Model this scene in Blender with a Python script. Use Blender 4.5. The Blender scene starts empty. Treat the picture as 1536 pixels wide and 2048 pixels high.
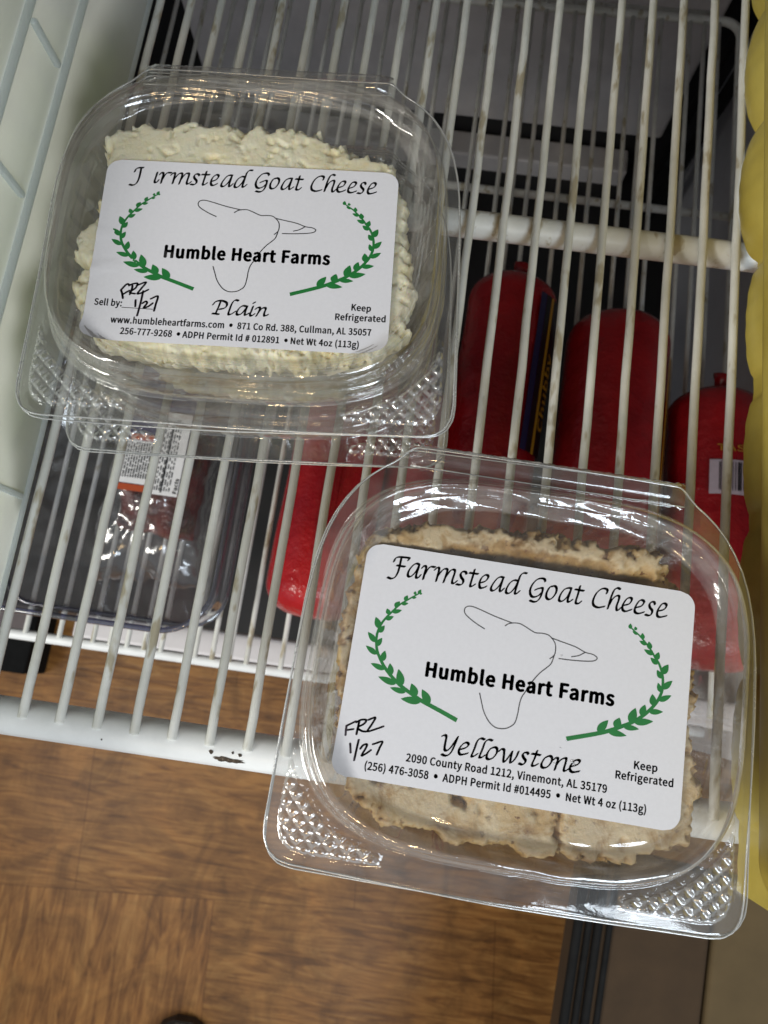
import bpy, bmesh, math, random
import numpy as np
from mathutils import Vector, Matrix, noise
random.seed(7)
SC = bpy.context.scene
COL = SC.collection

# ------------------------------------------------------------------ camera
cam_data = bpy.data.cameras.new('camera')
cam = bpy.data.objects.new('camera', cam_data)
COL.objects.link(cam)
cam_data.sensor_fit = 'VERTICAL'
cam_data.sensor_height = 36.0
cam_data.lens = 24.96
cam_data.clip_start = 0.01
cam_data.clip_end = 50.0
rot = Matrix(((0.9904, -0.1333, 0.0358), (0.1378, 0.9688, -0.2059), (-0.0073, 0.2088, 0.9779)))
cam.matrix_world = Matrix.Translation((0.1375, 0.0362, 0.2560)) @ rot.to_4x4()
cam_data.dof.use_dof = True
cam_data.dof.focus_distance = 0.205
cam_data.dof.aperture_fstop = 26.0
SC.camera = cam

# ------------------------------------------------------------------ world, lamps, exposure
world = bpy.data.worlds.new('World')
SC.world = world
world.use_nodes = True
world.node_tree.nodes['Background'].inputs[0].default_value = (0.88, 0.94, 1.0, 1)
world.node_tree.nodes['Background'].inputs[1].default_value = 0.30
SC.view_settings.view_transform = 'Standard'
SC.view_settings.look = 'None'
SC.view_settings.exposure = 0.12
SC.view_settings.gamma = 1.0
SC.view_settings.use_curve_mapping = False


def area_lamp(name, loc, target, sx, sy, power, color):
    d = bpy.data.lights.new(name, 'AREA')
    d.shape = 'RECTANGLE'
    d.size, d.size_y, d.energy, d.color = sx, sy, power, color
    o = bpy.data.objects.new(name, d)
    COL.objects.link(o)
    o.location = loc
    o.rotation_euler = (Vector(target) - Vector(loc)).to_track_quat('-Z', 'Y').to_euler()
    return o


# daylight from a four-pane window in front of the freezer, to the right
WC = Vector((0.78, -1.00, 1.25))
WT = Vector((0.0, 0.0, -0.1))
wq = (WT - WC).to_track_quat('-Z', 'Y')
for ix in (-1, 1):
    for iy in (-1, 1):
        p = WC + wq @ Vector((ix * 0.145, iy * 0.175, 0))
        area_lamp('window_light', p, p + (WT - WC), 0.25, 0.31, 3.3, (0.80, 0.90, 1.0))
# fill lamp added at the left, its beam narrowed onto the frosted bin
room = area_lamp('left_fill_light', (-1.00, -0.62, 0.85), (-0.02, 0.08, 0.06), 0.5, 0.4, 3.4, (1.0, 0.97, 0.90))
room.data.spread = math.radians(80)
# warm ceiling lamps of the kitchen
for lx in (-0.15, 0.12):
    area_lamp('ceiling_light', (lx, -0.95, 1.45), (lx, -0.2, 0.0), 0.07, 0.07, 1.5, (1.0, 0.70, 0.36))

# ------------------------------------------------------------------ helpers
def link(o, parent=None):
    COL.objects.link(o)
    if parent is not None:
        o.parent = parent
    return o


def mesh_obj(name, verts, faces, mats, parent=None, smooth=True, fmat=None):
    me = bpy.data.meshes.new(name)
    me.from_pydata([tuple(map(float, v)) for v in verts], [], [tuple(int(i) for i in f) for f in faces])
    if not isinstance(mats, (list, tuple)):
        mats = [mats]
    for m in mats:
        me.materials.append(m)
    if smooth:
        me.polygons.foreach_set('use_smooth', [True] * len(me.polygons))
    if fmat is not None:
        me.polygons.foreach_set('material_index', fmat)
    me.update()
    return link(bpy.data.objects.new(name, me), parent)


def tag(o, label, cat, group=None, kind=None):
    if label:
        o['label'] = label
    if cat:
        o['category'] = cat
    if group:
        o['group'] = group
    if kind:
        o['kind'] = kind
    return o


def empty(name, loc, label, cat, group=None, rz=0.0):
    o = bpy.data.objects.new(name, None)
    COL.objects.link(o)
    o.empty_display_size = 0.02
    o.location = loc
    o.rotation_euler = (0, 0, rz)
    return tag(o, label, cat, group)


class MB:
    """collects shapes for one mesh"""
    def __init__(self):
        self.v, self.f, self.m = [], [], []

    def add(self, v, f, mi=0):
        n = len(self.v)
        self.v.extend(v)
        self.f.extend([tuple(i + n for i in q) for q in f])
        self.m.extend([mi] * len(f))

    def box(self, lo, hi, mi=0):
        x0, y0, z0 = lo
        x1, y1, z1 = hi
        self.add([(x0, y0, z0), (x1, y0, z0), (x1, y1, z0), (x0, y1, z0), (x0, y0, z1), (x1, y0, z1), (x1, y1, z1), (x0, y1, z1)],
                 [(0, 3, 2, 1), (4, 5, 6, 7), (0, 1, 5, 4), (1, 2, 6, 5), (2, 3, 7, 6), (3, 0, 4, 7)], mi)

    def tube(self, pts, r, n=10, mi=0, closed=False, caps=True):
        pts = [Vector(p) for p in pts]
        m = len(pts)
        rs = r if isinstance(r, (list, tuple)) else [r] * m
        vs, prev = [], None
        for i, p in enumerate(pts):
            if closed:
                t = pts[(i + 1) % m] - pts[i - 1]
            else:
                t = pts[min(i + 1, m - 1)] - pts[max(i - 1, 0)]
            t.normalize()
            if prev is None:
                u = t.cross(Vector((0, 0, 1)))
                if u.length < 1e-4:
                    u = t.cross(Vector((0, 1, 0)))
            else:
                u = prev - t * prev.dot(t)
            u.normalize()
            prev = u
            w = t.cross(u)
            for k in range(n):
                a = 2 * math.pi * k / n
                vs.append(p + (u * math.cos(a) + w * math.sin(a)) * rs[i])
        fs = []
        for i in range(m if closed else m - 1):
            j = (i + 1) % m
            for k in range(n):
                k2 = (k + 1) % n
                fs.append((i * n + k, i * n + k2, j * n + k2, j * n + k))
        if caps and not closed:
            fs.append(tuple(range(n - 1, -1, -1)))
            fs.append(tuple((m - 1) * n + k for k in range(n)))
        self.add([tuple(v) for v in vs], fs, mi)

    def build(self, name, mats, parent=None, smooth=True):
        return mesh_obj(name, self.v, self.f, mats, parent, smooth, self.m)


def bevel(o, w, seg=3):
    m = o.modifiers.new('bevel', 'BEVEL')
    m.width, m.segments, m.limit_method = w, seg, 'ANGLE'
    m.harden_normals = False
    return o


# ------------------------------------------------------------------ materials
def new_mat(name):
    m = bpy.data.materials.new(name)
    m.use_nodes = True
    nt = m.node_tree
    nt.nodes.clear()
    out = nt.nodes.new('ShaderNodeOutputMaterial')
    return m, nt, out


def nd(nt, typ, **kw):
    n = nt.nodes.new(typ)
    for k, v in kw.items():
        if k.startswith('i_'):
            n.inputs[k[2:].replace('_', ' ')].default_value = v
        else:
            setattr(n, k, v)
    return n


def ramp(nt, src, stops):
    r = nt.nodes.new('ShaderNodeValToRGB')
    el = r.color_ramp.elements
    while len(el) > 1:
        el.remove(el[-1])
    el[0].position, el[0].color = stops[0][0], (*stops[0][1], 1) if len(stops[0][1]) == 3 else stops[0][1]
    for p, c in stops[1:]:
        e = el.new(p)
        e.color = (*c, 1) if len(c) == 3 else c
    nt.links.new(src, r.inputs[0])
    return r


def tex(nt, scale, detail=4, rough=0.55, coord='Object', vec=(1, 1, 1), kind='noise', distort=0.0, rot=(0, 0, 0)):
    tc = nt.nodes.new('ShaderNodeTexCoord')
    mp = nt.nodes.new('ShaderNodeMapping')
    mp.inputs['Scale'].default_value = vec
    mp.inputs['Rotation'].default_value = rot
    nt.links.new(tc.outputs[coord], mp.inputs[0])
    if kind == 'noise':
        t = nd(nt, 'ShaderNodeTexNoise', i_Scale=scale, i_Detail=detail, i_Roughness=rough, i_Distortion=distort)
    else:
        t = nd(nt, 'ShaderNodeTexVoronoi', i_Scale=scale)
    nt.links.new(mp.outputs[0], t.inputs['Vector'])
    return t


def bump(nt, src, strength, dist):
    b = nd(nt, 'ShaderNodeBump', i_Strength=strength, i_Distance=dist)
    nt.links.new(src, b.inputs['Height'])
    return b


def pmat(name, color, rough=0.5, spec=0.5, metal=0.0, nscale=None, namp=0.12, bscale=None, bstr=0.3, bdist=0.0005, stops=None, sss=0.0, coat=0.0, distort=0.0):
    """principled material with noise-driven colour variation and a fine bump"""
    m, nt, out = new_mat(name)
    p = nd(nt, 'ShaderNodeBsdfPrincipled')
    p.inputs['Roughness'].default_value = rough
    p.inputs['Specular IOR Level'].default_value = spec
    p.inputs['Metallic'].default_value = metal
    p.inputs['Coat Weight'].default_value = coat
    if sss:
        p.inputs['Subsurface Weight'].default_value = sss
        p.inputs['Subsurface Radius'].default_value = (1.0, 0.7, 0.4)
        p.inputs['Subsurface Scale'].default_value = 0.002
    nt.links.new(p.outputs[0], out.inputs[0])
    p.inputs['Base Color'].default_value = (*color, 1)
    if nscale:
        t = tex(nt, nscale, 5, 0.6, distort=distort)
        if stops is None:
            stops = [(0.3, tuple(c * (1 - namp) for c in color)), (0.7, tuple(min(1, c * (1 + namp)) for c in color))]
        r = ramp(nt, t.outputs[0], stops)
        nt.links.new(r.outputs[0], p.inputs['Base Color'])
    if bscale:
        t2 = tex(nt, bscale, 4, 0.6)
        b = bump(nt, t2.outputs[0], bstr, bdist)
        nt.links.new(b.outputs[0], p.inputs['Normal'])
    return m


def clear_mat(name, tint=(0.945, 0.942, 0.937), f0=0.085, f1=0.9, power=3.0, haze=0.03, rough=0.035, bscale=200, bstr=0.12, hazecol=(0.8, 0.82, 0.82), haze_var=0.0):
    """thin clear plastic sheet: see-through with a facing-dependent reflection"""
    m, nt, out = new_mat(name)
    tr = nd(nt, 'ShaderNodeBsdfTransparent')
    lw0 = nd(nt, 'ShaderNodeLayerWeight', i_Blend=0.5)
    tr_r = ramp(nt, lw0.outputs['Facing'], [(0.0, tint), (0.55, tuple(t * 0.97 for t in tint)), (1.0, tuple(t ** 6 for t in tint))])
    nt.links.new(tr_r.outputs[0], tr.inputs[0])
    gl = nd(nt, 'ShaderNodeBsdfGlossy', i_Roughness=rough)
    gl.inputs[0].default_value = (1, 1, 1, 1)
    df = nd(nt, 'ShaderNodeBsdfDiffuse')
    df.inputs[0].default_value = (*hazecol, 1)
    lw = nd(nt, 'ShaderNodeLayerWeight', i_Blend=0.5)
    pw = nd(nt, 'ShaderNodeMath', operation='POWER')
    pw.inputs[1].default_value = power
    ma = nd(nt, 'ShaderNodeMath', operation='MULTIPLY_ADD')
    ma.inputs[1].default_value = f1
    ma.inputs[2].default_value = f0
    nt.links.new(lw.outputs['Facing'], pw.inputs[0])
    nt.links.new(pw.outputs[0], ma.inputs[0])
    t = tex(nt, bscale, 3, 0.5)
    b = bump(nt, t.outputs[0], bstr, 0.0004)
    nt.links.new(b.outputs[0], gl.inputs['Normal'])
    sn = tex(nt, 70, 5, 0.7, distort=1.5)
    sr = ramp(nt, sn.outputs[0], [(0.40, (rough * 0.6,) * 3), (0.68, (rough * 3.5,) * 3)])
    nt.links.new(sr.outputs[0], gl.inputs['Roughness'])
    mx = nd(nt, 'ShaderNodeMixShader')
    nt.links.new(ma.outputs[0], mx.inputs[0])
    nt.links.new(tr.outputs[0], mx.inputs[1])
    nt.links.new(gl.outputs[0], mx.inputs[2])
    mh = nd(nt, 'ShaderNodeMixShader')
    mh.inputs[0].default_value = haze
    if haze_var:
        hn = tex(nt, 45, 4, 0.6, vec=(1, 1, 6), distort=0.8)
        hr = ramp(nt, hn.outputs[0], [(0.35, (haze * (1 - haze_var),) * 3), (0.70, (haze * (1 + haze_var),) * 3)])
        nt.links.new(hr.outputs[0], mh.inputs[0])
    nt.links.new(mx.outputs[0], mh.inputs[1])
    nt.links.new(df.outputs[0], mh.inputs[2])
    nt.links.new(mh.outputs[0], out.inputs[0])
    return m


M = {}
M['clear'] = clear_mat('clear_plastic', haze=0.035, haze_var=0.8)
M['clear_edge'] = clear_mat('clear_plastic_edge', tint=(0.75, 0.78, 0.78), f0=0.45, f1=0.5, haze=0.30, rough=0.12, bscale=500, bstr=0.1, hazecol=(0.9, 0.92, 0.92))  # white mixed in so that sheet edges show as bright lines
M['clear_wall'] = clear_mat('clear_plastic_wall', tint=(0.925, 0.92, 0.91), f0=0.13, f1=0.85, power=2.4, haze=0.085, rough=0.05, bscale=200, bstr=0.5, hazecol=(0.82, 0.80, 0.75), haze_var=0.8)  # milky mix imitates blurred light and reflections on ridges and walls
M['clear_dimple'] = clear_mat('clear_plastic_dimple', tint=(0.86, 0.86, 0.85), f0=0.22, f1=0.8, power=2.0, haze=0.16, rough=0.06)  # whitish mix paints light outlines on the dimple slopes
M['tub'] = clear_mat('clear_tub_plastic', tint=(0.92, 0.92, 0.94), haze=0.07, haze_var=0.6)
M['tub_edge'] = clear_mat('tub_rim_plastic', tint=(0.25, 0.26, 0.42), f0=0.15, haze=0.05)
M['film'] = clear_mat('cling_film', tint=(0.95, 0.955, 0.96), f0=0.09, haze=0.035, rough=0.08, bscale=180, bstr=1.0)


def wire_mat():
    m, nt, out = new_mat('white_coated_wire')
    p = nd(nt, 'ShaderNodeBsdfPrincipled', i_Roughness=0.42)
    base = tex(nt, 40, 4, 0.6)
    c1 = ramp(nt, base.outputs[0], [(0.35, (0.64, 0.65, 0.60)), (0.65, (0.79, 0.80, 0.76))])
    st = tex(nt, 130, 3, 0.6, vec=(1, 0.35, 1))
    mk = ramp(nt, st.outputs[0], [(0.585, (0, 0, 0)), (0.66, (1, 1, 1))])
    fac = nd(nt, 'ShaderNodeMath', operation='MULTIPLY')
    fac.inputs[1].default_value = 0.75
    nt.links.new(mk.outputs[0], fac.inputs[0])
    mx = nd(nt, 'ShaderNodeMix', data_type='RGBA')
    nt.links.new(fac.outputs[0], mx.inputs[0])
    nt.links.new(c1.outputs[0], mx.inputs[6])
    mx.inputs[7].default_value = (0.36, 0.30, 0.17, 1)
    nt.links.new(mx.outputs[2], p.inputs['Base Color'])
    bt = tex(nt, 900, 3, 0.6)
    b = bump(nt, bt.outputs[0], 0.25, 0.0004)
    nt.links.new(b.outputs[0], p.inputs['Normal'])
    nt.links.new(p.outputs[0], out.inputs[0])
    return m


M['wire'] = wire_mat()
M['rail'] = pmat('white_coated_rail', (0.80, 0.82, 0.82), 0.4, nscale=60, namp=0.07, bscale=500, bstr=0.15, bdist=0.0003)
M['rust'] = pmat('rusty_bare_metal', (0.035, 0.025, 0.02), 0.8, nscale=700, stops=[(0.35, (0.015, 0.012, 0.01)), (0.6, (0.07, 0.045, 0.025)), (0.75, (0.20, 0.17, 0.14))], bscale=900, bstr=0.8, bdist=0.0006)
M['paper'] = pmat('white_label_paper', (0.665, 0.67, 0.71), 0.55, nscale=900, namp=0.02, bscale=300, bstr=0.12, bdist=0.0003)
M['ink'] = pmat('black_print', (0.012, 0.011, 0.012), 0.5)
M['ink_grey'] = pmat('grey_print', (0.09, 0.09, 0.095), 0.5)
M['ink_dark'] = pmat('dark_grey_print', (0.03, 0.03, 0.032), 0.5)
M['ink_green'] = pmat('green_print', (0.012, 0.165, 0.035), 0.5, nscale=300, namp=0.1)
M['ink_pen'] = pmat('felt_pen_ink', (0.02, 0.012, 0.022), 0.45)
M['red'] = pmat('red_sausage_casing', (0.32, 0.008, 0.012), 0.24, nscale=24, stops=[(0.35, (0.23, 0.005, 0.009)), (0.65, (0.39, 0.010, 0.014))], bscale=75, bstr=0.55, bdist=0.004)  # darker casing red, shade of the rear rolls put into the colour
M['red_lit'] = pmat('lit_red_sausage_casing', (0.42, 0.011, 0.014), 0.24, nscale=24, stops=[(0.3, (0.30, 0.007, 0.016)), (0.7, (0.48, 0.014, 0.014))], bscale=75, bstr=0.55, bdist=0.004)  # lighter copy of the casing red for rolls that catch more light
M['navy'] = pmat('navy_print', (0.014, 0.012, 0.07), 0.4)
M['gold'] = pmat('golden_yellow_print', (0.52, 0.27, 0.02), 0.4)
M['black_print'] = pmat('black_casing_print', (0.012, 0.01, 0.012), 0.35)
M['lilac_print'] = pmat('pale_lilac_print', (0.50, 0.40, 0.44), 0.5, nscale=200, namp=0.1)
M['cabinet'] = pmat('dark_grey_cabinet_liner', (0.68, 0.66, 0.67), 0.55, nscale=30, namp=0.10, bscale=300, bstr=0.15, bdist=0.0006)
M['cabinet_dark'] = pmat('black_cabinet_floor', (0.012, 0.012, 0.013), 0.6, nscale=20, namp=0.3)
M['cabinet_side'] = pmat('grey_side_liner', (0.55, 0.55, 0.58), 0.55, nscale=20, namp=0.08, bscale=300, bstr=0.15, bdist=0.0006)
M['lip'] = pmat('pale_grey_cabinet_lip', (0.68, 0.66, 0.67), 0.5, nscale=20, namp=0.05)
M['black'] = pmat('black_rubber', (0.008, 0.008, 0.008), 0.75, 0.2, nscale=80, namp=0.3)
M['floor_shade_brown'] = pmat('brown_shaded_floor', (0.060, 0.035, 0.016), 0.9, nscale=30, namp=0.15)  # brown of the wood floor with its shadow put into the colour
M['door_tan'] = pmat('tan_door_panel', (0.12, 0.082, 0.036), 0.9, nscale=30, namp=0.1)
M['shoe'] = pmat('pale_grey_shoe_leather', (0.36, 0.31, 0.25), 0.6, nscale=120, namp=0.1)
M['sole'] = pmat('dark_shoe_sole', (0.05, 0.04, 0.035), 0.7, nscale=120, namp=0.1)
M['meat'] = pmat('dark_red_meat', (0.10, 0.014, 0.010), 0.25, nscale=70, stops=[(0.35, (0.035, 0.005, 0.005)), (0.6, (0.13, 0.018, 0.012)), (0.8, (0.24, 0.05, 0.03))], bscale=120, bstr=0.8, bdist=0.004)
M['pkg_label'] = pmat('white_package_label', (0.80, 0.79, 0.79), 0.5, nscale=200, namp=0.04)
M['pkg_blue'] = pmat('dark_blue_package_print', (0.03, 0.022, 0.085), 0.45)
M['pkg_orange'] = pmat('orange_red_package_print', (0.42, 0.07, 0.02), 0.45)
M['yellow'] = pmat('yellow_plastic', (0.48, 0.385, 0.075), 0.42, nscale=22, stops=[(0.3, (0.38, 0.29, 0.045)), (0.7, (0.58, 0.48, 0.11))], bscale=500, bstr=0.15, bdist=0.0004)
M['food_pale'] = pmat('pale_green_frozen_food', (0.62, 0.66, 0.30), 0.5, nscale=40, namp=0.25, bscale=80, bstr=0.6, bdist=0.004)


def cheese_mat(name, stops, specks=None, bs=0.45, smear=(0.86, 0.83, 0.70), smear_amt=0.7):
    m, nt, out = new_mat(name)
    p = nd(nt, 'ShaderNodeBsdfPrincipled', i_Roughness=0.48)
    p.inputs['Specular IOR Level'].default_value = 0.4
    p.inputs['Subsurface Weight'].default_value = 0.45
    p.inputs['Subsurface Radius'].default_value = (1.0, 0.75, 0.45)
    p.inputs['Subsurface Scale'].default_value = 0.0022
    t = tex(nt, 75, 6, 0.62, distort=0.3)
    col = ramp(nt, t.outputs[0], stops).outputs[0]
    if specks:
        v = tex(nt, 420, 3, 0.6)
        mk = ramp(nt, v.outputs[0], [(0.60, (0, 0, 0)), (0.66, (1, 1, 1))])
        mx = nd(nt, 'ShaderNodeMix', data_type='RGBA')
        nt.links.new(mk.outputs[0], mx.inputs[0])
        nt.links.new(col, mx.inputs[6])
        mx.inputs[7].default_value = (*specks, 1)
        col = mx.outputs[2]
    sa = nd(nt, 'ShaderNodeAttribute', attribute_name='smear')
    sf = nd(nt, 'ShaderNodeMath', operation='MULTIPLY')
    sf.inputs[1].default_value = smear_amt
    sx = nd(nt, 'ShaderNodeMix', data_type='RGBA')
    pn = tex(nt, 130, 4, 0.65, distort=0.8)
    pr_ = ramp(nt, pn.outputs[0], [(0.36, (0.1,) * 3), (0.52, (1.0,) * 3)])
    pm = nd(nt, 'ShaderNodeMath', operation='MULTIPLY')
    nt.links.new(sa.outputs['Fac'], pm.inputs[0])
    nt.links.new(pr_.outputs[0], pm.inputs[1])
    nt.links.new(pm.outputs[0], sf.inputs[0])
    nt.links.new(sf.outputs[0], sx.inputs[0])
    nt.links.new(col, sx.inputs[6])
    sx.inputs[7].default_value = (*smear, 1)
    nt.links.new(sx.outputs[2], p.inputs['Base Color'])
    f = tex(nt, 520, 6, 0.7)
    b = bump(nt, f.outputs[0], bs, 0.0011)
    nt.links.new(b.outputs[0], p.inputs['Normal'])
    nt.links.new(p.outputs[0], out.inputs[0])
    return m


M['cheese_plain'] = cheese_mat('plain_white_cheese', [(0.28, (0.86, 0.70, 0.35)), (0.42, (0.95, 0.84, 0.53)), (0.58, (0.97, 0.91, 0.69))], smear=(0.98, 0.92, 0.71))
M['cheese_brown'] = cheese_mat('brown_spiced_cheese', [(0.31, (0.17, 0.080, 0.018)), (0.43, (0.37, 0.215, 0.068)), (0.55, (0.54, 0.355, 0.145)), (0.69, (0.68, 0.50, 0.26))], (0.20, 0.09, 0.03), smear=(0.74, 0.63, 0.43), smear_amt=0.75)


def frosted_mat():
    m, nt, out = new_mat('frosted_translucent_plastic')
    tr = nd(nt, 'ShaderNodeBsdfTransparent')
    tr.inputs[0].default_value = (0.80, 0.86, 0.84, 1)
    tl = nd(nt, 'ShaderNodeBsdfTranslucent')
    tl.inputs[0].default_value = (0.88, 0.92, 0.91, 1)
    df = nd(nt, 'ShaderNodeBsdfDiffuse')
    df.inputs[0].default_value = (0.80, 0.84, 0.86, 1)
    gl = nd(nt, 'ShaderNodeBsdfGlossy', i_Roughness=0.28)
    a = nd(nt, 'ShaderNodeMixShader')
    a.inputs[0].default_value = 0.42
    b = nd(nt, 'ShaderNodeMixShader')
    n = tex(nt, 22, 3, 0.5)
    r = ramp(nt, n.outputs[0], [(0.3, (0.76,) * 3), (0.7, (0.90,) * 3)])
    nt.links.new(r.outputs[0], b.inputs[0])
    c = nd(nt, 'ShaderNodeMixShader')
    c.inputs[0].default_value = 0.06
    nt.links.new(tl.outputs[0], a.inputs[1])
    nt.links.new(df.outputs[0], a.inputs[2])
    nt.links.new(tr.outputs[0], b.inputs[1])
    nt.links.new(a.outputs[0], b.inputs[2])
    nt.links.new(b.outputs[0], c.inputs[1])
    nt.links.new(gl.outputs[0], c.inputs[2])
    bt = tex(nt, 600, 3, 0.6)
    bb = bump(nt, bt.outputs[0], 0.3, 0.0004)
    nt.links.new(bb.outputs[0], gl.inputs['Normal'])
    nt.links.new(bb.outputs[0], df.inputs['Normal'])
    nt.links.new(c.outputs[0], out.inputs[0])
    return m


M['frosted'] = frosted_mat()


def wood_mat():
    m, nt, out = new_mat('brown_wood_laminate')
    p = nd(nt, 'ShaderNodeBsdfPrincipled', i_Roughness=0.42)
    tc = nd(nt, 'ShaderNodeTexCoord')
    mp = nd(nt, 'ShaderNodeMapping')
    mp.inputs['Rotation'].default_value = (0, 0, math.radians(-4.2))
    mp.inputs['Location'].default_value = (0.10, 0.335, 0)
    nt.links.new(tc.outputs['Object'], mp.inputs[0])

    def brick(c1, c2, mortar, bw, rh, ms):
        b = nd(nt, 'ShaderNodeTexBrick', i_Scale=1.0)
        b.inputs['Color1'].default_value = (*c1, 1)
        b.inputs['Color2'].default_value = (*c2, 1)
        b.inputs['Mortar'].default_value = (*mortar, 1)
        b.inputs['Mortar Size'].default_value = ms
        b.inputs['Mortar Smooth'].default_value = 0.2
        b.inputs['Brick Width'].default_value = bw
        b.inputs['Row Height'].default_value = rh
        nt.links.new(mp.outputs[0], b.inputs['Vector'])
        return b
    br = brick((0, 0, 0), (1, 1, 1), (0.5, 0.5, 0.5), 0.42, 0.31, 0.0)
    seam = brick((1, 1, 1), (1, 1, 1), (0.70, 0.65, 0.6), 0.42, 0.31, 0.0012)

    def grain(vec, rz):
        m2 = nd(nt, 'ShaderNodeMapping')
        m2.inputs['Scale'].default_value = vec
        m2.inputs['Rotation'].default_value = (0, 0, rz)
        nt.links.new(tc.outputs['Object'], m2.inputs[0])
        t = nd(nt, 'ShaderNodeTexNoise', i_Scale=7.0, i_Detail=9.0, i_Roughness=0.58, i_Distortion=1.2)
        nt.links.new(m2.outputs[0], t.inputs['Vector'])
        return t
    g1 = grain((1.6, 13.0, 1), 0.10)
    g2 = grain((12.0, 1.7, 1), -0.25)
    gm = nd(nt, 'ShaderNodeMix', data_type='FLOAT')
    cut = ramp(nt, br.outputs[0], [(0.48, (0, 0, 0)), (0.52, (1, 1, 1))])
    nt.links.new(cut.outputs[0], gm.inputs[0])
    nt.links.new(g1.outputs[0], gm.inputs[2])
    nt.links.new(g2.outputs[0], gm.inputs[3])
    col = ramp(nt, gm.outputs[0], [(0.28, (0.16, 0.062, 0.015)), (0.42, (0.31, 0.130, 0.032)), (0.56, (0.45, 0.205, 0.054)), (0.74, (0.58, 0.30, 0.092))])
    var = ramp(nt, br.outputs[0], [(0.0, (0.86, 0.86, 0.84)), (1.0, (1.08, 1.04, 1.0))])
    m3 = nd(nt, 'ShaderNodeMix', data_type='RGBA', blend_type='MULTIPLY')
    m3.inputs[0].default_value = 1.0
    nt.links.new(col.outputs[0], m3.inputs[6])
    nt.links.new(var.outputs[0], m3.inputs[7])
    mot = tex(nt, 13, 5, 0.62, distort=1.4)
    motr = ramp(nt, mot.outputs[0], [(0.32, (0.62, 0.60, 0.57)), (0.52, (1.0, 1.0, 1.0)), (0.70, (1.2, 1.18, 1.12))])
    m5 = nd(nt, 'ShaderNodeMix', data_type='RGBA', blend_type='MULTIPLY')
    m5.inputs[0].default_value = 1.0
    nt.links.new(m3.outputs[2], m5.inputs[6])
    nt.links.new(motr.outputs[0], m5.inputs[7])
    m3 = m5
    m4 = nd(nt, 'ShaderNodeMix', data_type='RGBA', blend_type='MULTIPLY')
    m4.inputs[0].default_value = 1.0
    nt.links.new(m3.outputs[2], m4.inputs[6])
    nt.links.new(seam.outputs[0], m4.inputs[7])
    nt.links.new(m4.outputs[2], p.inputs['Base Color'])
    b = bump(nt, gm.outputs[0], 0.25, 0.002)
    nt.links.new(b.outputs[0], p.inputs['Normal'])
    nt.links.new(p.outputs[0], out.inputs[0])
    return m


M['wood'] = wood_mat()


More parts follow.
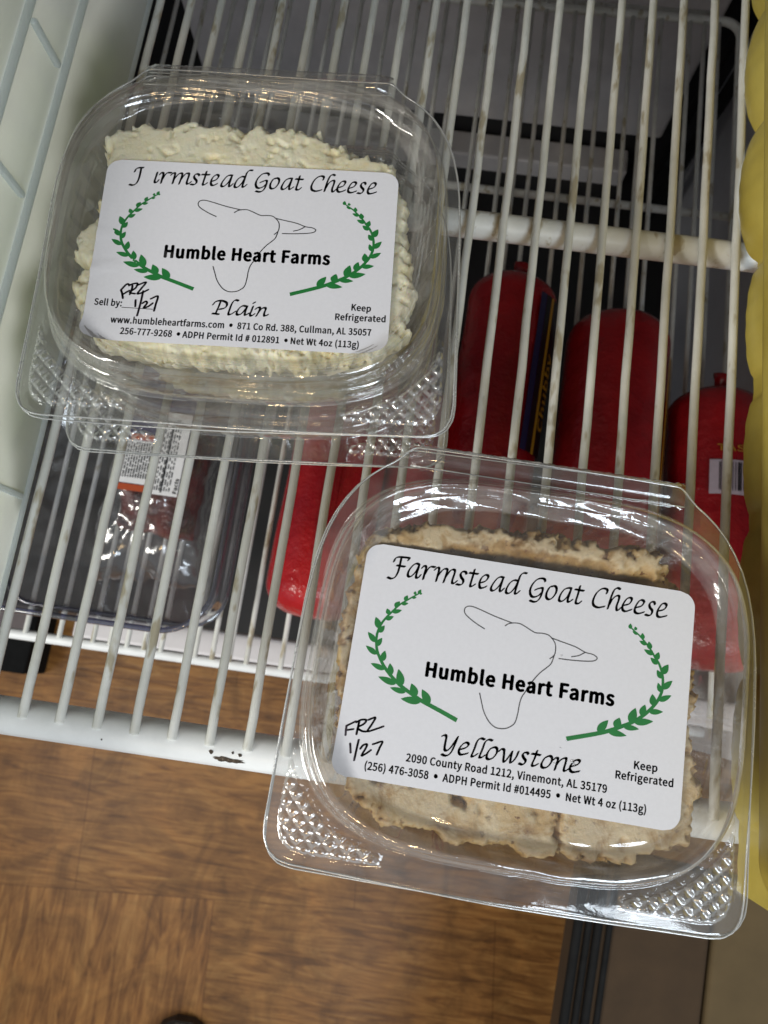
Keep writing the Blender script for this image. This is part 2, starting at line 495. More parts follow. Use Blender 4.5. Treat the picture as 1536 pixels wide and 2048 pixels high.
# ------------------------------------------------------------------ artwork data: hundredths of a millimetre from the label centre; glyph outlines
TITLE = [[[-3536,2786],[-3546,2610],[-3554,2477],[-3580,2328],[-3629,2219],[-3720,2161],[-3825,2182]],[[-3724,2639],[-3695,2732],[-3616,2782],[-3473,2796],[-3320,2797],[-3342,2735]],[[-3623,2548],[-3506,2543],[-3406,2545]],[[-3034,2668],[-3108,2680],[-3198,2607],[-3278,2464],[-3292,2331],[-3236,2288],[-3160,2352],[-3078,2481],[-3023,2650]],[[-3023,2650],[-3040,2516],[-3068,2352],[-3044,2290],[-2990,2315],[-2949,2386]],[[-2935,2585],[-2888,2651],[-2826,2623],[-2845,2460],[-2862,2284]],[[-2833,2419],[-2775,2573],[-2701,2657],[-2586,2661]],[[-2584,2589],[-2528,2656],[-2468,2642],[-2485,2460],[-2504,2289]],[[-2491,2401],[-2401,2575],[-2313,2661],[-2244,2643],[-2260,2496],[-2302,2287]],[[-2276,2407],[-2187,2589],[-2113,2670],[-2039,2662],[-2040,2560],[-2072,2382],[-2061,2303],[-2005,2312],[-1948,2378]],[[-1711,2613],[-1747,2665],[-1824,2658],[-1871,2587],[-1845,2504],[-1778,2429],[-1780,2342],[-1844,2289],[-1945,2293]],[[-1508,2767],[-1537,2554],[-1572,2347],[-1559,2291],[-1505,2314],[-1449,2366]],[[-1631,2660],[-1522,2657],[-1402,2662]],[[-1306,2432],[-1185,2495],[-1114,2607],[-1136,2667],[-1207,2664],[-1295,2564],[-1332,2414],[-1303,2303],[-1231,2301],[-1139,2358]],[[-693,2674],[-780,2681],[-872,2617],[-966,2458],[-1006,2322],[-956,2267],[-864,2331],[-768,2475],[-706,2658]],[[-706,2658],[-740,2480],[-765,2332],[-730,2286],[-656,2378]],[[-319,2648],[-405,2649],[-508,2560],[-580,2405],[-588,2289],[-528,2264],[-445,2326],[-354,2470],[-291,2652]],[[-90,2887],[-176,2887],[-252,2803],[-291,2652],[-325,2460],[-349,2313],[-304,2292],[-229,2375]],[[431,2748],[411,2802],[337,2819],[215,2771],[103,2623],[52,2457],[82,2319],[172,2276],[293,2339],[354,2420]],[[191,2480],[271,2527],[382,2553],[371,2394],[330,2259],[255,2170],[173,2148],[80,2170]],[[669,2656],[574,2613],[506,2458],[506,2330],[569,2277],[663,2327],[746,2468],[760,2599],[711,2663],[641,2652]],[[1150,2676],[1065,2671],[959,2603],[876,2446],[854,2314],[909,2275],[1001,2338],[1087,2466],[1151,2662]],[[1151,2662],[1113,2484],[1086,2337],[1119,2292],[1210,2371]],[[1381,2771],[1347,2550],[1306,2344],[1323,2290],[1387,2295],[1451,2362]],[[1264,2666],[1378,2661],[1492,2659]],[[2111,2687],[2126,2775],[2057,2813],[1947,2775],[1833,2643],[1767,2447],[1788,2322],[1883,2272],[1980,2288],[2081,2326]],[[2463,2858],[2390,2883],[2311,2819],[2255,2667],[2215,2490],[2178,2285]],[[2210,2390],[2279,2557],[2382,2665],[2452,2665],[2448,2556],[2407,2393],[2416,2295],[2459,2288],[2527,2370]],[[2586,2436],[2735,2502],[2800,2626],[2748,2675],[2654,2617],[2571,2448],[2576,2321],[2656,2286],[2809,2358]],[[2916,2426],[3067,2499],[3133,2614],[3073,2662],[2992,2615],[2908,2445],[2905,2317],[2993,2280],[3142,2341]],[[3424,2599],[3397,2657],[3327,2646],[3277,2575],[3298,2493],[3365,2419],[3353,2332],[3288,2274],[3189,2284]],[[3519,2430],[3676,2503],[3737,2615],[3682,2668],[3596,2620],[3512,2448],[3508,2315],[3581,2276],[3753,2340]]]
YELLOW = [[[-1761,-1691],[-1697,-1655],[-1655,-1700],[-1662,-1846],[-1661,-2004],[-1602,-2038],[-1518,-1954],[-1431,-1796],[-1360,-1653]],[[-1360,-1653],[-1410,-1845],[-1467,-2024],[-1535,-2127],[-1624,-2167],[-1718,-2143]],[[-1267,-1953],[-1118,-1884],[-1056,-1796],[-1109,-1752],[-1198,-1798],[-1281,-1929],[-1280,-2033],[-1215,-2075],[-1054,-2015]],[[-663,-1606],[-761,-1590],[-846,-1675],[-890,-1853],[-936,-2017],[-943,-2070],[-890,-2062],[-804,-1990]],[[-459,-1599],[-556,-1589],[-642,-1668],[-687,-1846],[-737,-2024],[-740,-2063],[-686,-2060],[-605,-1989]],[[-386,-1750],[-486,-1813],[-552,-1942],[-552,-2046],[-493,-2075],[-392,-2020],[-313,-1890],[-313,-1785],[-372,-1748],[-437,-1774]],[[-253,-1828],[-193,-1766],[-131,-1782],[-120,-1911],[-116,-2053],[-75,-2060],[16,-1915],[82,-1787]],[[82,-1787],[62,-1960],[67,-2063],[137,-2013],[214,-1870],[242,-1761]],[[502,-1784],[471,-1750],[405,-1761],[358,-1821],[393,-1893],[449,-1949],[435,-2016],[373,-2065],[290,-2047]],[[719,-1665],[674,-1860],[624,-2011],[643,-2055],[695,-2039],[770,-1988]],[[594,-1756],[689,-1754],[812,-1760]],[[1040,-1744],[939,-1805],[872,-1932],[869,-2024],[927,-2058],[1029,-2011],[1110,-1881],[1117,-1776],[1066,-1737],[1001,-1756]],[[1157,-1821],[1218,-1759],[1274,-1776],[1248,-1910],[1218,-2058]],[[1239,-1951],[1331,-1806],[1431,-1733],[1486,-1742],[1472,-1861],[1447,-2008],[1478,-2047],[1578,-1973]],[[1618,-1915],[1780,-1837],[1838,-1750],[1781,-1720],[1691,-1761],[1610,-1891],[1608,-1995],[1680,-2042],[1842,-1995]]]
PLAIN = [[[-491,-1541],[-528,-1702],[-576,-1863],[-594,-1935]],[[-686,-1929],[-594,-1935],[-501,-1946]],[[-699,-1653],[-619,-1549],[-457,-1519],[-323,-1571],[-302,-1669],[-377,-1753],[-501,-1788]],[[16,-1492],[-77,-1477],[-158,-1581],[-209,-1782],[-230,-1922],[-157,-1925],[-40,-1832]],[[270,-1655],[159,-1642],[59,-1727],[1,-1869],[44,-1933],[148,-1880],[242,-1736],[288,-1654]],[[288,-1654],[241,-1835],[251,-1925],[347,-1868]],[[452,-1645],[413,-1805],[387,-1905],[434,-1938],[512,-1878]],[[452,-1542],[494,-1515]],[[532,-1719],[600,-1668],[656,-1684],[625,-1812],[572,-1934]],[[608,-1853],[695,-1710],[782,-1665],[822,-1702],[789,-1842],[807,-1920],[901,-1875]]]
HAND_B = [[[-4261,-2070],[-4273,-1923],[-4275,-1837]],[[-4270,-1836],[-4054,-1689]],[[-4257,-1946],[-4084,-1893]],[[-3963,-1687],[-3975,-1850],[-3982,-2005]],[[-4037,-1711],[-3921,-1630],[-3789,-1614],[-3829,-1715],[-3977,-1838],[-3849,-1905],[-3734,-1898]],[[-3731,-1599],[-3563,-1515],[-3625,-1694],[-3710,-1882],[-3576,-1836],[-3318,-1700]],[[-4104,-2262],[-4056,-2481]],[[-3901,-2136],[-3918,-2385],[-3934,-2652]],[[-3822,-2345],[-3765,-2249],[-3674,-2210],[-3680,-2297],[-3761,-2506],[-3656,-2440],[-3545,-2337]],[[-3518,-2185],[-3290,-2081],[-3329,-2240],[-3377,-2420]]]
HAND_A = [[[-3309,-1606],[-3347,-1469],[-3400,-1352]],[[-3400,-1352],[-3261,-1163],[-3177,-1178]],[[-3326,-1487],[-3160,-1358]],[[-3125,-1476],[-3087,-1293],[-3090,-1193]],[[-3182,-1198],[-3079,-1140],[-2952,-1125],[-2988,-1267],[-3133,-1416],[-2982,-1447]],[[-2962,-1185],[-2711,-1070],[-2836,-1299],[-2908,-1443],[-2768,-1395],[-2615,-1298]],[[-2936,-1644],[-2917,-1842]],[[-2755,-1354],[-2780,-1715],[-2827,-2122]],[[-2723,-1731],[-2639,-1667],[-2595,-1724],[-2668,-1867],[-2546,-1820],[-2431,-1714]],[[-2504,-1579],[-2314,-1488],[-2338,-1729],[-2364,-1948]]]
RULE_A = [[[-3306,-1889],[-2407,-1899]]]
GOAT = [[[-1027,1219],[-1259,1321],[-1480,1445],[-1611,1555],[-1633,1668],[-1564,1744],[-1420,1761],[-1163,1700],[-799,1598],[-320,1495]],[[-504,1384],[-417,1456],[-292,1499],[-118,1510],[63,1446],[308,1341],[509,1350],[670,1333],[780,1259],[873,1145],[908,1007],[890,833],[777,710]],[[890,833],[837,612],[737,483],[570,315],[422,108],[315,-77],[235,-243],[155,-409],[122,-608],[107,-831],[63,-1058],[-49,-1180],[-182,-1248],[-377,-1266],[-526,-1208],[-654,-1091],[-778,-905],[-864,-684],[-948,-453]],[[779,1264],[1074,1206],[1427,1134],[1696,1034],[1899,1010],[2020,944],[1971,860],[1776,811],[1350,771],[1013,760]],[[1696,1034],[1535,923],[1341,858]]]
SPRIG_L = [[[-2884,1903],[-3017,1801],[-3208,1650],[-3397,1486],[-3553,1288],[-3707,1078],[-3808,877],[-3863,644],[-3852,411],[-3789,187],[-3662,-26],[-3497,-232],[-3282,-428],[-3016,-614],[-2733,-759],[-2452,-891],[-2179,-985],[-1851,-1096],[-1443,-1242]],[[-2933,1868,-2872,1999,46],[-2896,1887,-2828,1885,35],[-3021,1827,-3022,1926,40],[-3087,1736,-2963,1764,35],[-3272,1626,-3207,1784,56],[-3336,1522,-3161,1572,46],[-3507,1415,-3392,1588,68],[-3549,1262,-3303,1363,56],[-3632,1196,-3709,1343,63],[-3688,1041,-3494,1165,56],[-3819,783,-3973,1069,89],[-3829,676,-3697,881,71],[-3865,409,-4116,643,76],[-3835,309,-3715,550,71],[-3787,96,-4114,277,71],[-3617,-58,-3584,232,81],[-3518,-261,-3910,-156,71],[-3328,-384,-3403,-75,83],[-3165,-587,-3656,-467,83],[-3004,-612,-3154,-189,106],[-2877,-757,-3304,-699,71],[-2593,-825,-2759,-502,106],[-2434,-926,-2980,-933,96],[-2209,-952,-2461,-606,106]]]
SPRIG_R = [[[2816,1898],[2947,1797],[3102,1688],[3288,1511],[3421,1363],[3530,1211],[3666,1029],[3755,816],[3795,608],[3790,370],[3714,123],[3565,-112],[3369,-331],[3124,-533],[2853,-693],[2626,-811],[2398,-917],[2053,-1042],[1432,-1246]],[[2821,1838,2820,1985,52],[2981,1827,2948,1924,42],[3038,1726,2887,1787,42],[3182,1615,3155,1782,57],[3290,1487,3089,1564,52],[3395,1383,3342,1587,71],[3479,1251,3235,1357,59],[3573,1134,3629,1348,71],[3618,1021,3420,1169,66],[3757,792,3904,1067,90],[3754,673,3618,877,71],[3799,407,4039,659,78],[3758,318,3668,552,66],[3728,90,4043,282,71],[3597,-60,3549,237,94],[3491,-229,3856,-171,71],[3300,-365,3382,-60,90],[3126,-556,3624,-453,90],[3034,-594,3142,-185,113],[2854,-704,3277,-706,71],[2670,-780,2752,-496,106],[2466,-883,2968,-924,83],[2211,-947,2464,-605,99]]]
TEXT_A = [["Humble Heart Farms",[-2309,-241],[2537,-204],381],["Sell by:",[-4112,-1852],[-3311,-1858],196],["www.humbleheartfarms.com • 871 Co Rd. 388, Cullman, AL 35057",[-3567,-2374],[3879,-2348],193],["256-777-9268 •ADPH Permit Id # 012891 •Net Wt 4oz (113g)",[-3247,-2706],[3550,-2741],191],["Keep",[3260,-1601],[3820,-1616],194],["Refrigerated",[2820,-1921],[4258,-1911],192]]
TEXT_B = [["Humble Heart Farms",[-2439,-252],[2583,-224],363],["2090 County Road 1212, Vinemont, AL 35179",[-2613,-2460],[2594,-2404],191],["(256) 476-3058 • ADPH Permit Id #014495 • Net Wt 4 oz (113g)",[-3643,-2826],[3624,-2734],190],["Keep",[3224,-1703],[3831,-1691],190],["Refrigerated",[2774,-2010],[4260,-1993],189]]
